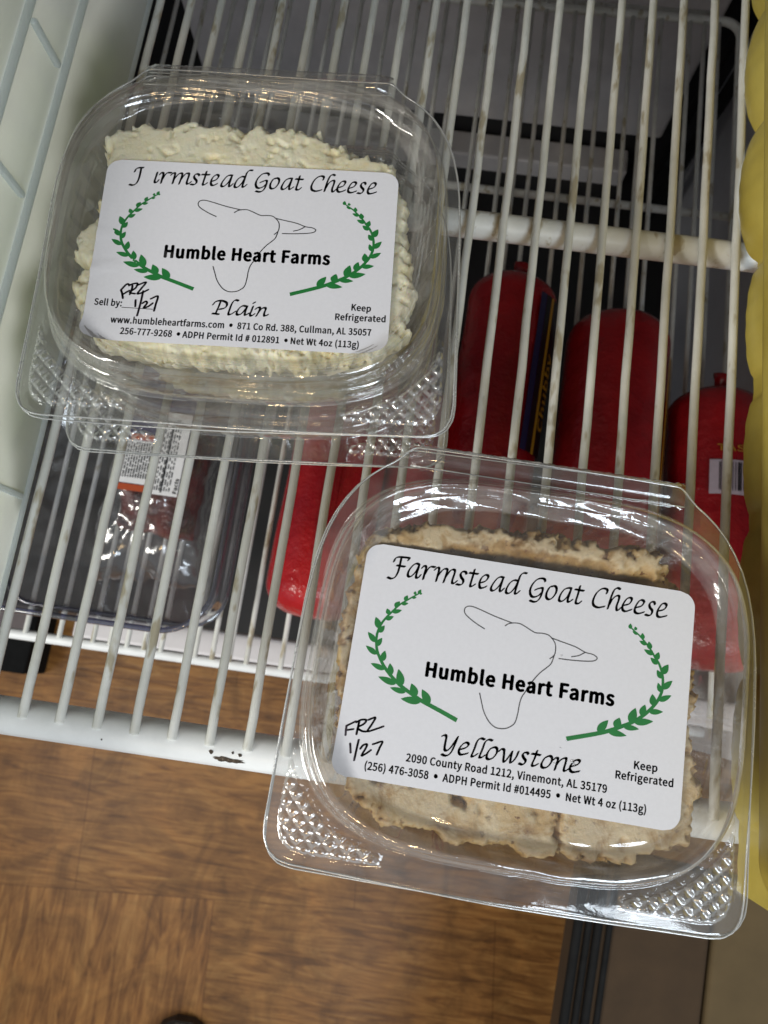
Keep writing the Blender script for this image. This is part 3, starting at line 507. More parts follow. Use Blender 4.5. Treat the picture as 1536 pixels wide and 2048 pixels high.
GLYPHS = {"#":[194,[[[39,27,35,0,42,0],[49,0,56,0,59,27],[63,53,66,80,83,80],[100,80,118,80,114,53],[111,27,108,0,115,0],[122,0,129,0,132,27],[136,53,139,80,151,80],[163,80,175,80,175,88],[175,95,175,102,164,102],[153,102,141,102,144,122],[146,141,149,160,160,160],[171,160,183,160,183,168],[183,175,183,182,172,182],[162,182,151,182,154,206],[157,230,160,254,153,254],[146,254,139,254,136,230],[133,206,130,182,113,182],[95,182,78,182,81,206],[84,230,87,254,80,254],[73,254,67,254,63,230],[60,206,57,182,46,182],[34,182,22,182,22,175],[22,168,22,160,33,160],[44,160,55,160,53,141],[50,122,48,102,36,102],[25,102,14,102,14,95],[14,88,14,80,24,80],[35,80,45,80,42,53]],[[86,102,68,102,71,122],[73,141,76,160,93,160],[110,160,128,160,125,141],[123,122,120,102,103,102]]]],"(":[118,[[[51,-16,84,-69,90,-66],[97,-63,103,-60,73,-10],[59,49,59,109,59,168],[73,227,103,277,97,280],[90,283,84,286,51,234],[32,178,32,109,32,40]]]],")":[118,[[[28,-66,35,-69,67,-16],[86,40,86,109,86,178],[67,234,35,286,28,283],[21,280,15,277,45,227],[60,168,60,109,60,49],[45,-10,15,-60,21,-63]]]],",":[97,[[[24,-60,26,-67,58,-53],[77,-27,77,7,77,30],[67,44,50,44,37,44],[26,36,26,22,26,8],[37,-1,50,-1,51,-1],[52,0,54,0,53,-21],[40,-38,19,-48,21,-54]]]],"-":[122,[[[16,94,16,86,46,86],[76,86,106,86,106,94],[106,102,106,110,76,110],[46,110,16,110,16,102]]]],".":[97,[[[36,-5,49,-5,61,-5],[72,5,72,20,72,34],[61,44,49,44,36,44],[26,34,26,20,26,5]]]],"0":[194,[[[48,-5,97,-5,146,-5],[177,40,177,129,177,218],[146,261,97,261,48,261],[18,218,18,129,18,40]],[[126,21,97,21,68,21],[48,54,48,129,48,204],[68,236,97,236,126,236],[146,204,146,129,146,54]]]],"1":[194,[[[31,9,31,0,78,0],[125,0,172,0,172,9],[172,18,172,27,154,27],[137,27,120,27,120,103],[120,180,120,257,112,257],[104,257,96,257,82,249],[65,243,42,238,42,232],[42,225,42,218,58,218],[73,218,88,218,88,154],[88,90,88,27,69,27],[50,27,31,27,31,18]]]],"2":[194,[[[15,6,15,0,69,0],[123,0,177,0,177,9],[177,18,177,28,153,28],[129,28,106,28,93,28],[77,26,64,25,124,82],[165,134,165,186,165,231],[136,261,90,261,57,261],[35,246,14,224,20,218],[26,212,33,206,47,223],[65,235,86,235,118,235],[133,214,133,185,133,140],[96,89,15,19,15,13]]]],"3":[194,[[[52,-5,92,-5,138,-5],[175,23,175,69,175,104],[151,126,120,134,120,134],[120,135,120,136,148,145],[166,166,166,197,166,238],[134,261,91,261,62,261],[39,248,20,231,25,224],[31,217,37,210,51,225],[69,235,90,235,117,235],[133,219,133,195,133,167],[116,146,62,146,62,137],[62,129,62,121,122,121],[142,101,142,70,142,40],[121,22,90,22,61,22],[42,36,27,51,21,45],[16,38,10,31,27,12]]]],"4":[194,[[[119,24,119,0,129,0],[139,0,149,0,149,24],[149,47,149,71,161,71],[172,71,183,71,183,79],[183,88,183,96,172,96],[161,96,149,96,149,150],[149,203,149,257,137,257],[126,257,114,257,78,202],[43,147,7,92,7,85],[7,78,7,71,44,71],[82,71,119,71,119,47]],[[119,123,119,96,93,96],[67,96,40,96,60,125],[79,155,99,184,106,196],[113,209,119,222,120,222],[120,222,121,222,120,209],[119,188,119,175,119,149]]]],"5":[194,[[[51,-5,92,-5,135,-5],[176,27,176,83,176,140],[141,165,98,165,83,165],[71,161,60,155,62,180],[64,205,67,229,99,229],[131,229,163,229,163,238],[163,248,163,257,122,257],[80,257,39,257,36,217],[33,177,30,137,36,133],[42,130,47,126,62,136],[73,141,90,141,122,141],[143,119,143,83,143,45],[119,22,89,22,59,22],[40,36,26,50,20,43],[15,36,9,29,27,12]]]],"6":[194,[[[56,-5,105,-5,145,-5],[179,29,179,79,179,133],[151,159,108,159,88,159],[65,148,50,129,51,208],[80,235,116,235,131,235],[147,227,157,215,163,222],[169,228,175,235,160,250],[141,261,114,261,65,261],[20,223,20,123,20,38]],[[54,50,50,103,67,127],[87,136,103,136,134,136],[149,113,149,79,149,44],[130,21,105,21,73,21]]]],"7":[194,[[[74,97,69,0,80,0],[92,0,103,0,107,100],[118,160,178,237,178,244],[178,250,178,257,124,257],[71,257,17,257,17,248],[17,238,17,229,59,229],[100,229,142,229,91,159]]]],"8":[194,[[[50,-5,98,-5,146,-5],[178,25,178,62,178,97],[158,116,135,129,135,130],[135,130,135,131,150,143],[169,166,169,193,169,232],[143,261,99,261,59,261],[28,234,28,195,28,168],[44,149,63,136,63,136],[63,135,63,135,40,122],[16,98,16,64,16,24]],[[133,155,116,139,85,151],[57,165,57,195,57,220],[75,237,98,237,126,237],[142,217,142,191,142,172]],[[128,19,98,19,68,19],[44,39,44,67,44,91],[59,111,80,125,116,110],[148,97,148,63,148,37]]]],"9":[194,[[[54,-5,82,-5,130,-5],[175,35,175,139,175,221],[138,261,89,261,49,261],[15,228,15,178,15,125],[43,97,86,97,107,97],[130,110,145,129,143,49],[114,22,81,22,64,22],[49,29,38,42,32,35],[26,28,20,22,35,7]],[[141,208,145,155,128,131],[109,121,91,121,61,121],[46,144,46,178,46,213],[64,236,89,236,122,236]]]],":":[97,[[[36,137,49,137,61,137],[72,146,72,161,72,175],[61,186,49,186,36,186],[26,175,26,161,26,146]],[[36,-5,49,-5,61,-5],[72,5,72,20,72,34],[61,44,49,44,36,44],[26,34,26,20,26,5]]]],"A":[213,[[[30,86,1,0,12,0],[23,0,34,0,42,26],[51,52,59,78,90,78],[121,78,153,78,161,52],[169,26,177,0,189,0],[200,0,211,0,182,86],[153,171,124,257,112,257],[100,257,88,257,59,171]],[[93,104,67,104,71,117],[75,130,79,144,89,173],[97,200,105,230,106,230],[106,230,106,230,115,201],[123,173,132,144,136,130],[141,117,145,104,119,104]]]],"C":[223,[[[68,-5,132,-5,165,-5],[190,9,211,32,205,39],[199,46,193,53,176,35],[158,24,133,24,84,24],[54,64,54,129,54,193],[86,233,134,233,157,233],[173,223,187,209,193,216],[199,223,204,230,190,246],[165,261,134,261,69,261],[20,211,20,128,20,45]]]],"D":[241,[[[35,86,35,0,57,0],[79,0,101,0,178,0],[220,48,220,129,220,211],[178,257,99,257,78,257],[57,257,35,257,35,171]],[[77,27,68,27,68,95],[68,162,68,230,77,230],[87,230,97,230,157,230],[187,194,187,129,187,64],[157,27,97,27,87,27]]]],"F":[193,[[[35,86,35,0,46,0],[57,0,68,0,68,38],[68,77,68,115,100,115],[133,115,166,115,166,124],[166,133,166,143,133,143],[100,143,68,143,68,171],[68,200,68,229,106,229],[145,229,183,229,183,238],[183,248,183,257,134,257],[85,257,35,257,35,171]]]],"H":[255,[[[35,86,35,0,46,0],[57,0,68,0,68,40],[68,81,68,121,107,121],[147,121,187,121,187,81],[187,40,187,0,198,0],[209,0,220,0,220,86],[220,171,220,257,209,257],[198,257,187,257,187,221],[187,185,187,149,147,149],[107,149,68,149,68,185],[68,221,68,257,57,257],[46,257,35,257,35,171]]]],"I":[103,[[[35,86,35,0,46,0],[57,0,68,0,68,86],[68,171,68,257,57,257],[46,257,35,257,35,171]]]],"K":[226,[[[35,86,35,0,46,0],[57,0,68,0,68,27],[68,54,68,81,82,99],[97,116,112,134,137,89],[163,45,189,0,201,0],[213,0,225,0,194,53],[163,106,132,159,159,192],[186,224,213,257,200,257],[188,257,176,257,140,214],[104,171,68,128,68,128],[68,128,68,128,68,171],[68,214,68,257,57,257],[46,257,35,257,35,171]]]],"L":[190,[[[35,86,35,0,84,0],[132,0,180,0,180,9],[180,18,180,28,143,28],[105,28,68,28,68,104],[68,180,68,257,57,257],[46,257,35,257,35,171]]]],"N":[253,[[[35,86,35,0,46,0],[56,0,66,0,66,45],[66,90,66,135,66,162],[63,189,62,215,62,215],[63,215,63,215,73,197],[82,180,91,162,122,108],[153,54,185,0,196,0],[207,0,218,0,218,86],[218,171,218,257,208,257],[197,257,187,257,187,212],[187,168,187,123,187,97],[189,68,192,42,191,42],[190,42,190,42,181,60],[171,77,162,95,131,149],[100,203,68,257,57,257],[46,257,35,257,35,171]]]],"P":[222,[[[35,86,35,0,46,0],[57,0,68,0,68,34],[68,68,68,102,82,102],[96,102,110,102,166,102],[204,127,204,181,204,237],[166,257,109,257,84,257],[60,257,35,257,35,171]],[[80,129,68,129,68,162],[68,196,68,230,80,230],[92,230,104,230,150,230],[172,219,172,181,172,145],[151,129,106,129,93,129]]]],"R":[222,[[[82,135,68,135,68,167],[68,199,68,230,82,230],[96,230,111,230,151,230],[173,218,173,185,173,151],[151,135,111,135,96,135]],[[155,36,176,0,188,0],[200,0,213,0,191,37],[169,75,147,112,182,121],[205,145,205,185,205,238],[168,257,116,257,89,257],[62,257,35,257,35,171],[35,86,35,0,46,0],[57,0,68,0,68,36],[68,73,68,109,83,109],[98,109,114,109,135,73]]]],"S":[209,[[[70,-5,106,-5,160,-5],[194,28,194,68,194,106],[171,124,141,137,129,142],[116,147,104,153,84,161],[62,171,62,196,62,218],[81,233,110,233,133,233],[152,224,168,209,174,216],[179,223,185,230,167,248],[140,261,110,261,63,261],[29,233,29,193,29,156],[57,138,81,127,93,122],[105,117,118,111,142,100],[161,92,161,65,161,41],[141,24,107,24,80,24],[54,36,36,56,30,48],[23,41,17,33,39,10]]]],"T":[210,[[[89,76,89,0,99,0],[110,0,121,0,121,76],[121,153,121,229,147,229],[173,229,199,229,199,238],[199,248,199,257,136,257],[74,257,11,257,11,248],[11,238,11,229,37,229],[63,229,89,229,89,153]]]],"V":[201,[[[55,86,82,0,95,0],[107,0,120,0,147,86],[174,171,201,257,190,257],[179,257,168,257,155,210],[141,164,127,118,118,88],[112,63,102,33,102,33],[101,33,101,33,91,63],[85,88,76,118,62,164],[48,210,34,257,23,257],[12,257,0,257,28,171]]]],"W":[307,[[[45,86,63,0,76,0],[89,0,102,0,115,52],[127,103,140,155,144,175],[149,194,153,213,153,213],[154,213,154,213,159,194],[162,175,167,155,180,103],[193,52,206,0,219,0],[232,0,245,0,263,86],[280,171,298,257,288,257],[277,257,267,257,258,210],[249,164,239,117,235,89],[230,62,225,34,225,34],[224,34,223,34,217,62],[211,90,205,117,193,164],[181,210,169,257,160,257],[150,257,140,257,128,210],[116,164,104,117,98,89],[92,62,86,34,86,34],[85,34,85,34,79,62],[75,89,69,117,60,164],[51,210,42,257,31,257],[20,257,9,257,27,171]]]],"Y":[186,[[[77,33,77,0,87,0],[98,0,109,0,109,33],[109,66,109,99,135,152],[160,204,186,257,175,257],[164,257,153,257,142,232],[131,208,120,184,112,165],[103,147,94,128,93,128],[93,128,92,128,83,147],[76,165,67,184,56,208],[45,232,34,257,23,257],[11,257,0,257,25,204],[51,152,77,99,77,66]]]],"a":[197,[[[44,-5,76,-5,99,-5],[121,8,139,23,139,23],[140,23,140,23,141,15],[142,8,143,0,152,0],[160,0,169,0,169,39],[169,78,169,117,169,164],[150,195,103,195,72,195],[46,181,29,170,33,163],[37,155,41,148,56,158],[76,168,98,168,129,168],[137,145,137,120,56,111],[21,91,21,49,21,15]],[[103,21,85,21,66,21],[51,30,51,51,51,76],[73,92,137,99,137,81],[137,64,137,46,119,30]]]],"b":[216,[[[98,-5,116,-5,159,-5],[199,33,199,98,199,157],[172,195,123,195,102,195],[81,183,63,168,63,180],[64,191,64,202,64,228],[64,253,64,279,54,279],[43,279,32,279,32,186],[32,93,32,0,41,0],[49,0,58,0,59,7],[60,13,61,20,61,20],[62,20,62,20,78,5]],[[142,22,111,22,98,22],[81,27,64,42,64,75],[64,109,64,142,82,159],[99,168,115,168,151,168],[165,140,165,98,165,51]]]],"c":[179,[[[57,-5,107,-5,130,-5],[152,5,169,19,164,26],[159,34,155,41,143,30],[127,22,110,22,75,22],[51,51,51,95,51,139],[76,168,111,168,126,168],[138,161,149,152,154,159],[160,166,165,173,152,185],[134,195,110,195,61,195],[18,158,18,95,18,32]]]],"d":[217,[[[49,-5,97,-5,120,-5],[140,8,155,22,155,22],[155,22,156,22,157,15],[158,7,159,0,167,0],[176,0,185,0,185,93],[185,186,185,279,174,279],[163,279,153,279,153,254],[153,230,153,206,153,195],[154,184,154,173,138,187],[123,195,101,195,57,195],[19,157,19,95,19,32]],[[121,22,104,22,71,22],[51,49,51,95,51,139],[76,168,106,168,122,168],[137,162,153,148,153,115],[153,82,153,48,137,31]]]],"e":[194,[[[58,-5,109,-5,135,-5],[155,4,172,15,168,22],[164,29,160,36,146,27],[131,21,113,21,77,21],[52,47,50,88,92,88],[135,88,178,88,179,92],[179,99,179,106,179,160],[152,195,103,195,60,195],[18,157,18,95,18,32]],[[83,110,49,110,53,148],[77,169,104,169,134,169],[151,149,151,110,117,110]]]],"f":[114,[[[12,172,12,164,20,164],[29,164,37,164,37,109],[37,55,37,0,48,0],[59,0,69,0,69,55],[69,109,69,164,83,164],[96,164,110,164,110,173],[110,181,110,190,96,190],[83,190,69,190,69,200],[69,210,69,220,69,245],[78,258,96,258,103,258],[111,256,118,252,120,261],[122,269,125,277,116,281],[105,283,93,283,55,283],[37,259,37,221,37,210],[37,200,37,190,29,190],[20,189,12,188,12,180]]]],"g":[198,[[[50,-88,96,-88,155,-88],[193,-57,193,-22,193,10],[170,23,126,23,114,23],[101,23,89,23,63,23],[56,32,56,44,56,55],[61,61,68,67,76,63],[87,60,96,60,135,60],[166,86,166,126,166,143],[159,157,150,166,163,166],[176,166,189,166,189,174],[189,182,189,190,167,190],[145,190,123,190,116,193],[107,195,96,195,58,195],[25,169,25,127,25,104],[37,86,50,76,50,76],[50,75,50,75,40,68],[29,55,29,39,29,24],[36,14,46,8,46,7],[46,7,46,6,28,-5],[18,-20,18,-37,18,-69]],[[118,82,96,82,74,82],[56,99,56,127,56,155],[74,172,96,172,119,172],[137,155,137,127,137,99]],[[138,-65,101,-65,66,-65],[46,-53,46,-32,46,-21],[51,-10,65,0,74,-2],[83,-3,90,-3,101,-3],[112,-3,123,-3,148,-3],[161,-9,161,-27,161,-47]]]],"h":[213,[[[32,93,32,0,43,0],[54,0,64,0,64,46],[64,92,64,138,83,157],[97,167,116,167,141,167],[152,152,152,116,152,77],[152,39,152,0,163,0],[174,0,184,0,184,40],[184,80,184,120,184,169],[166,195,126,195,100,195],[81,181,63,163,63,176],[64,189,64,202,64,228],[64,253,64,279,54,279],[43,279,32,279,32,186]]]],"i":[96,[[[32,63,32,0,43,0],[54,0,64,0,64,63],[64,127,64,190,54,190],[43,190,32,190,32,127]],[[36,229,48,229,61,229],[70,238,70,251,70,263],[61,271,48,271,36,271],[27,263,27,251,27,238]]]],"l":[100,[[[42,-5,66,-5,75,-5],[80,-3,84,-2,83,6],[81,15,80,23,76,22],[75,22,73,22,68,22],[64,26,64,36,64,117],[64,198,64,279,54,279],[43,279,32,279,32,198],[32,118,32,38,32,11]]]],"m":[324,[[[32,63,32,0,43,0],[54,0,64,0,64,46],[64,92,64,138,82,158],[98,167,112,167,136,167],[147,152,147,116,147,77],[147,39,147,0,158,0],[169,0,179,0,179,46],[179,92,179,138,197,158],[213,167,227,167,251,167],[263,152,263,116,263,77],[263,39,263,0,273,0],[284,0,294,0,294,40],[294,80,294,120,294,169],[276,195,237,195,214,195],[194,180,174,159,166,181],[151,195,121,195,99,195],[79,181,62,162,62,162],[62,162,62,162,61,172],[60,181,58,190,50,190],[41,190,32,190,32,127]]]],"n":[214,[[[32,63,32,0,43,0],[54,0,64,0,64,46],[64,92,64,138,83,157],[97,167,116,167,141,167],[152,152,152,116,152,77],[152,39,152,0,163,0],[174,0,184,0,184,40],[184,80,184,120,184,169],[166,195,126,195,100,195],[80,181,62,162,62,162],[62,162,62,162,61,172],[60,181,58,190,50,190],[41,190,32,190,32,127]]]],"o":[212,[[[60,-5,106,-5,153,-5],[194,32,194,95,194,158],[153,195,106,195,60,195],[18,158,18,95,18,32]],[[139,22,106,22,73,22],[51,51,51,95,51,139],[73,168,106,168,139,168],[161,139,161,95,161,51]]]],"p":[217,[[[32,10,32,-80,43,-80],[54,-80,64,-80,64,-59],[64,-37,64,-16,64,-5],[64,6,63,18,81,3],[99,-5,116,-5,159,-5],[199,33,199,98,199,157],[172,195,123,195,101,195],[79,182,62,168,62,168],[62,168,62,168,61,175],[60,183,58,190,50,190],[41,190,32,190,32,100]],[[142,22,111,22,98,22],[81,27,64,42,64,75],[64,109,64,142,83,159],[99,168,115,168,151,168],[165,140,165,98,165,51]]]],"r":[136,[[[32,63,32,0,43,0],[54,0,64,0,64,41],[64,81,64,122,77,154],[96,166,112,166,120,166],[124,165,131,163,133,172],[135,182,137,191,131,194],[125,195,116,195,95,195],[76,180,62,155,62,155],[62,155,62,155,61,167],[60,179,58,190,50,190],[41,190,32,190,32,127]]]],"s":[164,[[[55,-5,82,-5,127,-5],[151,21,151,52,151,88],[121,99,93,110,72,118],[52,125,52,143,52,158],[63,170,88,170,104,170],[118,163,131,153,136,160],[141,167,146,173,132,185],[111,195,87,195,46,195],[22,171,22,141,22,109],[50,96,77,86,98,78],[120,69,120,50,120,34],[108,20,83,20,60,20],[43,29,27,43,21,36],[16,29,11,22,29,7]]]],"t":[132,[[[51,-5,92,-5,104,-5],[116,-1,127,2,125,11],[123,19,121,27,114,24],[106,21,99,21,77,21],[70,35,70,58,70,93],[70,129,70,164,87,164],[104,164,121,164,121,173],[121,181,121,190,104,190],[87,190,70,190,70,208],[70,226,70,244,61,244],[52,244,43,244,42,226],[41,208,40,190,30,190],[19,189,9,188,9,180],[9,172,9,164,19,164],[28,164,38,164,38,129],[38,94,38,59,38,21]]]],"u":[213,[[[48,-5,88,-5,114,-5],[133,9,151,30,151,30],[151,30,152,30,152,20],[153,10,154,0,163,0],[172,0,181,0,181,63],[181,127,181,190,170,190],[159,190,149,190,149,145],[149,100,149,55,131,33],[117,23,97,23,72,23],[62,38,62,74,62,112],[62,151,62,190,51,190],[40,190,29,190,29,150],[29,110,29,70,29,21]]]],"w":[281,[[[45,63,62,0,75,0],[87,0,99,0,108,34],[117,68,126,102,131,120],[135,138,139,157,140,157],[141,157,141,157,146,138],[149,120,154,103,163,68],[172,34,181,0,194,0],[207,0,220,0,237,63],[255,127,272,190,261,190],[251,190,241,190,232,153],[222,117,213,80,209,62],[206,45,202,27,201,27],[201,27,200,27,195,45],[191,62,187,80,177,117],[167,153,157,190,146,190],[136,190,126,190,116,153],[106,117,96,80,91,62],[87,45,83,27,83,27],[82,27,82,27,78,45],[74,62,70,80,61,117],[51,153,42,190,31,190],[20,190,9,190,27,127]]]],"y":[182,[[[27,-82,35,-82,73,-82],[93,-53,106,-16,130,53],[154,121,178,190,167,190],[157,190,147,190,135,155],[124,120,112,85,107,68],[102,48,97,31,96,31],[96,31,95,31,89,49],[82,68,76,85,63,120],[51,155,38,190,27,190],[16,190,5,190,30,127],[55,63,81,0,79,-5],[78,-10,77,-15,69,-38],[55,-56,34,-56,29,-56],[23,-54,19,-53,17,-61],[15,-70,13,-78,19,-81]]]],"z":[166,[[[12,6,12,0,60,0],[108,0,156,0,156,9],[156,17,156,26,122,26],[87,26,53,26,86,75],[120,124,153,173,153,179],[153,184,153,190,110,190],[66,190,23,190,23,181],[23,173,23,164,53,164],[83,164,112,164,79,115],[46,66,12,17,12,11]]]],"•":[350,[[[196,170,175,170,154,170],[138,154,138,133,138,112],[154,96,175,96,196,96],[212,112,212,133,212,154]]]]," ":[78,[]]}


# ------------------------------------------------------------------ floor
b = MB()
b.add([(-3, -3, -0.9), (3, -3, -0.9), (3, 2, -0.9), (-3, 2, -0.9)], [(0, 1, 2, 3)])
tag(b.build('floor', M['wood'], smooth=False), 'brown wood laminate floor below the wire shelf', 'floor', kind='structure')

# ------------------------------------------------------------------ freezer cabinet
cab = empty('freezer_cabinet', (0.0, 0.35, -0.9), 'grey lined freezer cabinet around both wire shelves', 'freezer')


def part(name, boxes, mat, parent, off, bev=None):
    q = MB()
    for lo, hi in boxes:
        q.box(tuple(lo[i] - off[i] for i in range(3)), tuple(hi[i] - off[i] for i in range(3)))
    o = q.build(name, mat, parent, smooth=False)
    if bev:
        bevel(o, bev)
    return o


CO = (0.0, 0.35, -0.9)
part('back_panel', [((-0.158, 0.650, -0.441), (0.362, 0.67, 0.50))], M['cabinet'], cab, CO, 0.004)
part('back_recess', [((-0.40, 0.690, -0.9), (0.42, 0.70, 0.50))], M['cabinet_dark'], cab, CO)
part('rear_ledge', [((-0.16, 0.655, -0.535), (0.345, 0.688, -0.505))], M['cabinet'], cab, CO, 0.003)
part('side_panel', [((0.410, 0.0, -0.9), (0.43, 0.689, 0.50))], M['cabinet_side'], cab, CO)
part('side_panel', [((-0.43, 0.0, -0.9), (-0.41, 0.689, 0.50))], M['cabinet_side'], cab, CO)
part('unseen_ceiling_panel', [((-0.409, 0.035, 0.30), (0.409, 0.649, 0.32))], M['cabinet_side'], cab, CO)  # out of view, set low so that it shades the rear of the shelf
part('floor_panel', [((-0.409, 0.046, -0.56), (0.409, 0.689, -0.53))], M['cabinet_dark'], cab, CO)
part('front_lip', [((-0.112, 0.022, -0.335), (0.409, 0.043, -0.305))], M['lip'], cab, CO, 0.003)
# black guide rails running down the rear right corner
q = MB()
for (xa, xb) in ((0.372, 0.378), (0.392, 0.404)):
    q.box((xa, 0.30, -0.62), (xb, 0.648, 0.2))
for v in range(len(q.v)):
    q.v[v] = tuple(q.v[v][i] - CO[i] for i in range(3))
q = MB()
q.tube([(0.380 - CO[0], 0.645 - CO[1], 0.0 - CO[2]), (0.380 - CO[0], 0.645 - CO[1], -0.25 - CO[2]), (0.352 - CO[0], 0.60 - CO[1], -0.50 - CO[2])], 0.005, 8)
q.build('guide_rail', M['black'], cab)
q = MB()
q.tube([(0.402 - CO[0], 0.640 - CO[1], 0.0 - CO[2]), (0.402 - CO[0], 0.640 - CO[1], -0.25 - CO[2]), (0.372 - CO[0], 0.595 - CO[1], -0.50 - CO[2])], 0.007, 8)
q.build('guide_rail', M['black'], cab)

# ------------------------------------------------------------------ upper wire shelf
S = 0.0132918
shelf = empty('wire_shelf', (0.12, 0.16, 0.0), 'white coated wire shelf carrying the clear cheese tubs', 'wire shelf')
SO = Vector((0.12, 0.16, 0.0))
rng = random.Random(3)
for i in range(-6, 24):
    x = i * S
    w = MB()
    pts = [(x + rng.uniform(-1, 1) * 0.0002, y, 0.0) for y in np.linspace(0.012, 0.50, 25)]
    pts = [(x, 0.0004, 0.0), (x, 0.0010, 0.0), (x, 0.003, 0.0)] + pts
    w.tube([Vector(p) - SO for p in pts], 0.00166, 12)
    w.tube([Vector((x, 0.0040, -0.0010)) - SO, Vector((x, 0.0015, -0.0009)) - SO, Vector((x + 0.0004, 0.0000, -0.0006)) - SO], [0.0012, 0.0021, 0.0012], 10)
    w.build('wire', M['wire'], shelf)
w = MB()
w.tube([Vector((-0.10 + 0.02 * k, -0.0005, -0.0064)) - SO for k in range(28)], 0.0066, 24)
rail = w.build('front_rail', M['rail'], shelf)
w = MB()
w.tube([Vector((-0.10 + 0.02 * k, 0.2176, -0.0077)) - SO for k in range(28)], 0.0056, 20)
w.build('cross_bar', M['wire'], shelf)
# worn patch with bare rusty metal on the rail
w = MB()
prng = random.Random(11)
cx0, th0 = 0.0868, math.radians(118)


def rail_pt(xx, th, h=0.00012):
    r = 0.0066 + h
    return Vector((xx, -0.0005 + math.cos(th) * r, -0.0064 + math.sin(th) * r)) - SO


blob = []
for k in range(26):
    a = 2 * math.pi * k / 26
    rx = 0.0060 * (0.75 + 0.35 * prng.random())
    rt = 0.15 * (0.6 + 0.6 * prng.random())
    blob.append((cx0 + rx * math.cos(a), th0 + rt * math.sin(a)))
w.add([tuple(rail_pt(cx0, th0, 0.0003))] + [tuple(rail_pt(*p)) for p in blob], [(0, 1 + k, 1 + (k + 1) % 26) for k in range(26)])
for (dx, dt, rr) in ((0.004, -0.36, 0.0007), (-0.006, -0.30, 0.0008), (-0.0445, -0.1, 0.0004), (0.0015, -0.42, 0.0005)):
    ring = [(cx0 + dx + rr * math.cos(2 * math.pi * k / 9) * prng.uniform(0.6, 1.2), th0 + dt + rr / 0.0066 * math.sin(2 * math.pi * k / 9) * prng.uniform(0.6, 1.2)) for k in range(9)]
    w.add([tuple(rail_pt(cx0 + dx, th0 + dt, 0.0002))] + [tuple(rail_pt(*p)) for p in ring], [(0, 1 + k, 1 + (k + 1) % 9) for k in range(9)])
w.build('rust_patch', M['rust'], shelf)['kind'] = 'stuff'

# ------------------------------------------------------------------ lower wire shelf
low = empty('wire_shelf', (0.12, 0.32, -0.256), 'lower white wire shelf carrying red sausage rolls and a clear tub', 'wire shelf')
LO = Vector((0.12, 0.32, -0.256))
xs = [-0.0983 + 0.02465 * k for k in range(-3, 19)]
xs += [-0.0983 + 0.02465 * (k + 0.5) for k in (-1, 0, 1, 2, 4, 5, 6, 7, 8, 11, 13, 15, 17)]
for x in sorted(xs):
    w = MB()
    w.tube([Vector((x, y, -0.256)) - LO for y in (0.0215, 0.0225, 0.1, 0.2, 0.3, 0.4, 0.5, 0.615)], 0.0019, 8)
    w.build('wire', M['wire'], low)
w = MB()
w.tube([Vector((-0.32 + 0.02 * k, 0.0200, -0.2615)) - LO for k in range(35)], 0.0038, 16)
w.build('front_rail', M['rail'], low)
w = MB()
w.tube([Vector((-0.18, 0.424, -0.2605)) - LO, Vector((0.365, 0.426, -0.2605)) - LO], 0.0032, 12)
w.build('cross_bar', M['wire'], low)
w = MB()
cor = [(0.364, 0.03, -0.256), (0.3645, 0.3, -0.256), (0.364, 0.585, -0.256)]
cor += [(0.349 + 0.015 * math.cos(a), 0.597 + 0.015 * math.sin(a), -0.256) for a in np.linspace(0, math.pi / 2, 7)]
cor += [(0.2, 0.607, -0.256), (-0.2, 0.597, -0.256)]
w.tube([Vector(p) - LO for p in cor], 0.0036, 12)
w.build('side_frame', M['wire'], low)
w = MB()
w.tube([Vector((-0.18, 0.606, -0.262)) - LO, Vector((0.345, 0.625, -0.262)) - LO], 0.0026, 10)
w.build('rear_bar', M['wire'], low)


# ------------------------------------------------------------------ lettering and line art
def glyph_text(text, bold):
    """flat text in glyph units: (verts, faces, width)"""
    cu = bpy.data.curves.new('text', 'CURVE')
    cu.dimensions = '2D'
    cu.fill_mode = 'BOTH'
    cu.resolution_u = 4
    x = 0.0
    for ch in text:
        adv, spl = GLYPHS[ch]
        if ch == '•':
            spl = [[[175 + (v - 175) * 1.75 if k % 2 == 0 else 133 + (v - 133) * 1.75 for k, v in enumerate(q)] for q in s] for s in spl]
        for s in spl:
            sp = cu.splines.new('BEZIER')
            sp.bezier_points.add(len(s) - 1)
            sp.use_cyclic_u = True
            for bp, q in zip(sp.bezier_points, s):
                bp.handle_left_type = bp.handle_right_type = 'FREE'
                bp.handle_left = ((q[0]) / 1000 + x, q[1] / 1000, 0)
                bp.co = ((q[2]) / 1000 + x, q[3] / 1000, 0)
                bp.handle_right = ((q[4]) / 1000 + x, q[5] / 1000, 0)
        x += adv / 1000 + bold * 1.4
    o = bpy.data.objects.new('text', cu)
    COL.objects.link(o)
    me = bpy.data.meshes.new_from_object(o.evaluated_get(bpy.context.evaluated_depsgraph_get()))
    v = [(p.co.x, p.co.y) for p in me.vertices]
    f = [tuple(p.vertices) for p in me.polygons]
    bpy.data.objects.remove(o)
    bpy.data.curves.remove(cu)
    bpy.data.meshes.remove(me)
    x0 = min(p[0] for p in v)
    x1 = max(p[0] for p in v)
    return [(p[0] - x0, p[1]) for p in v], f, x1 - x0


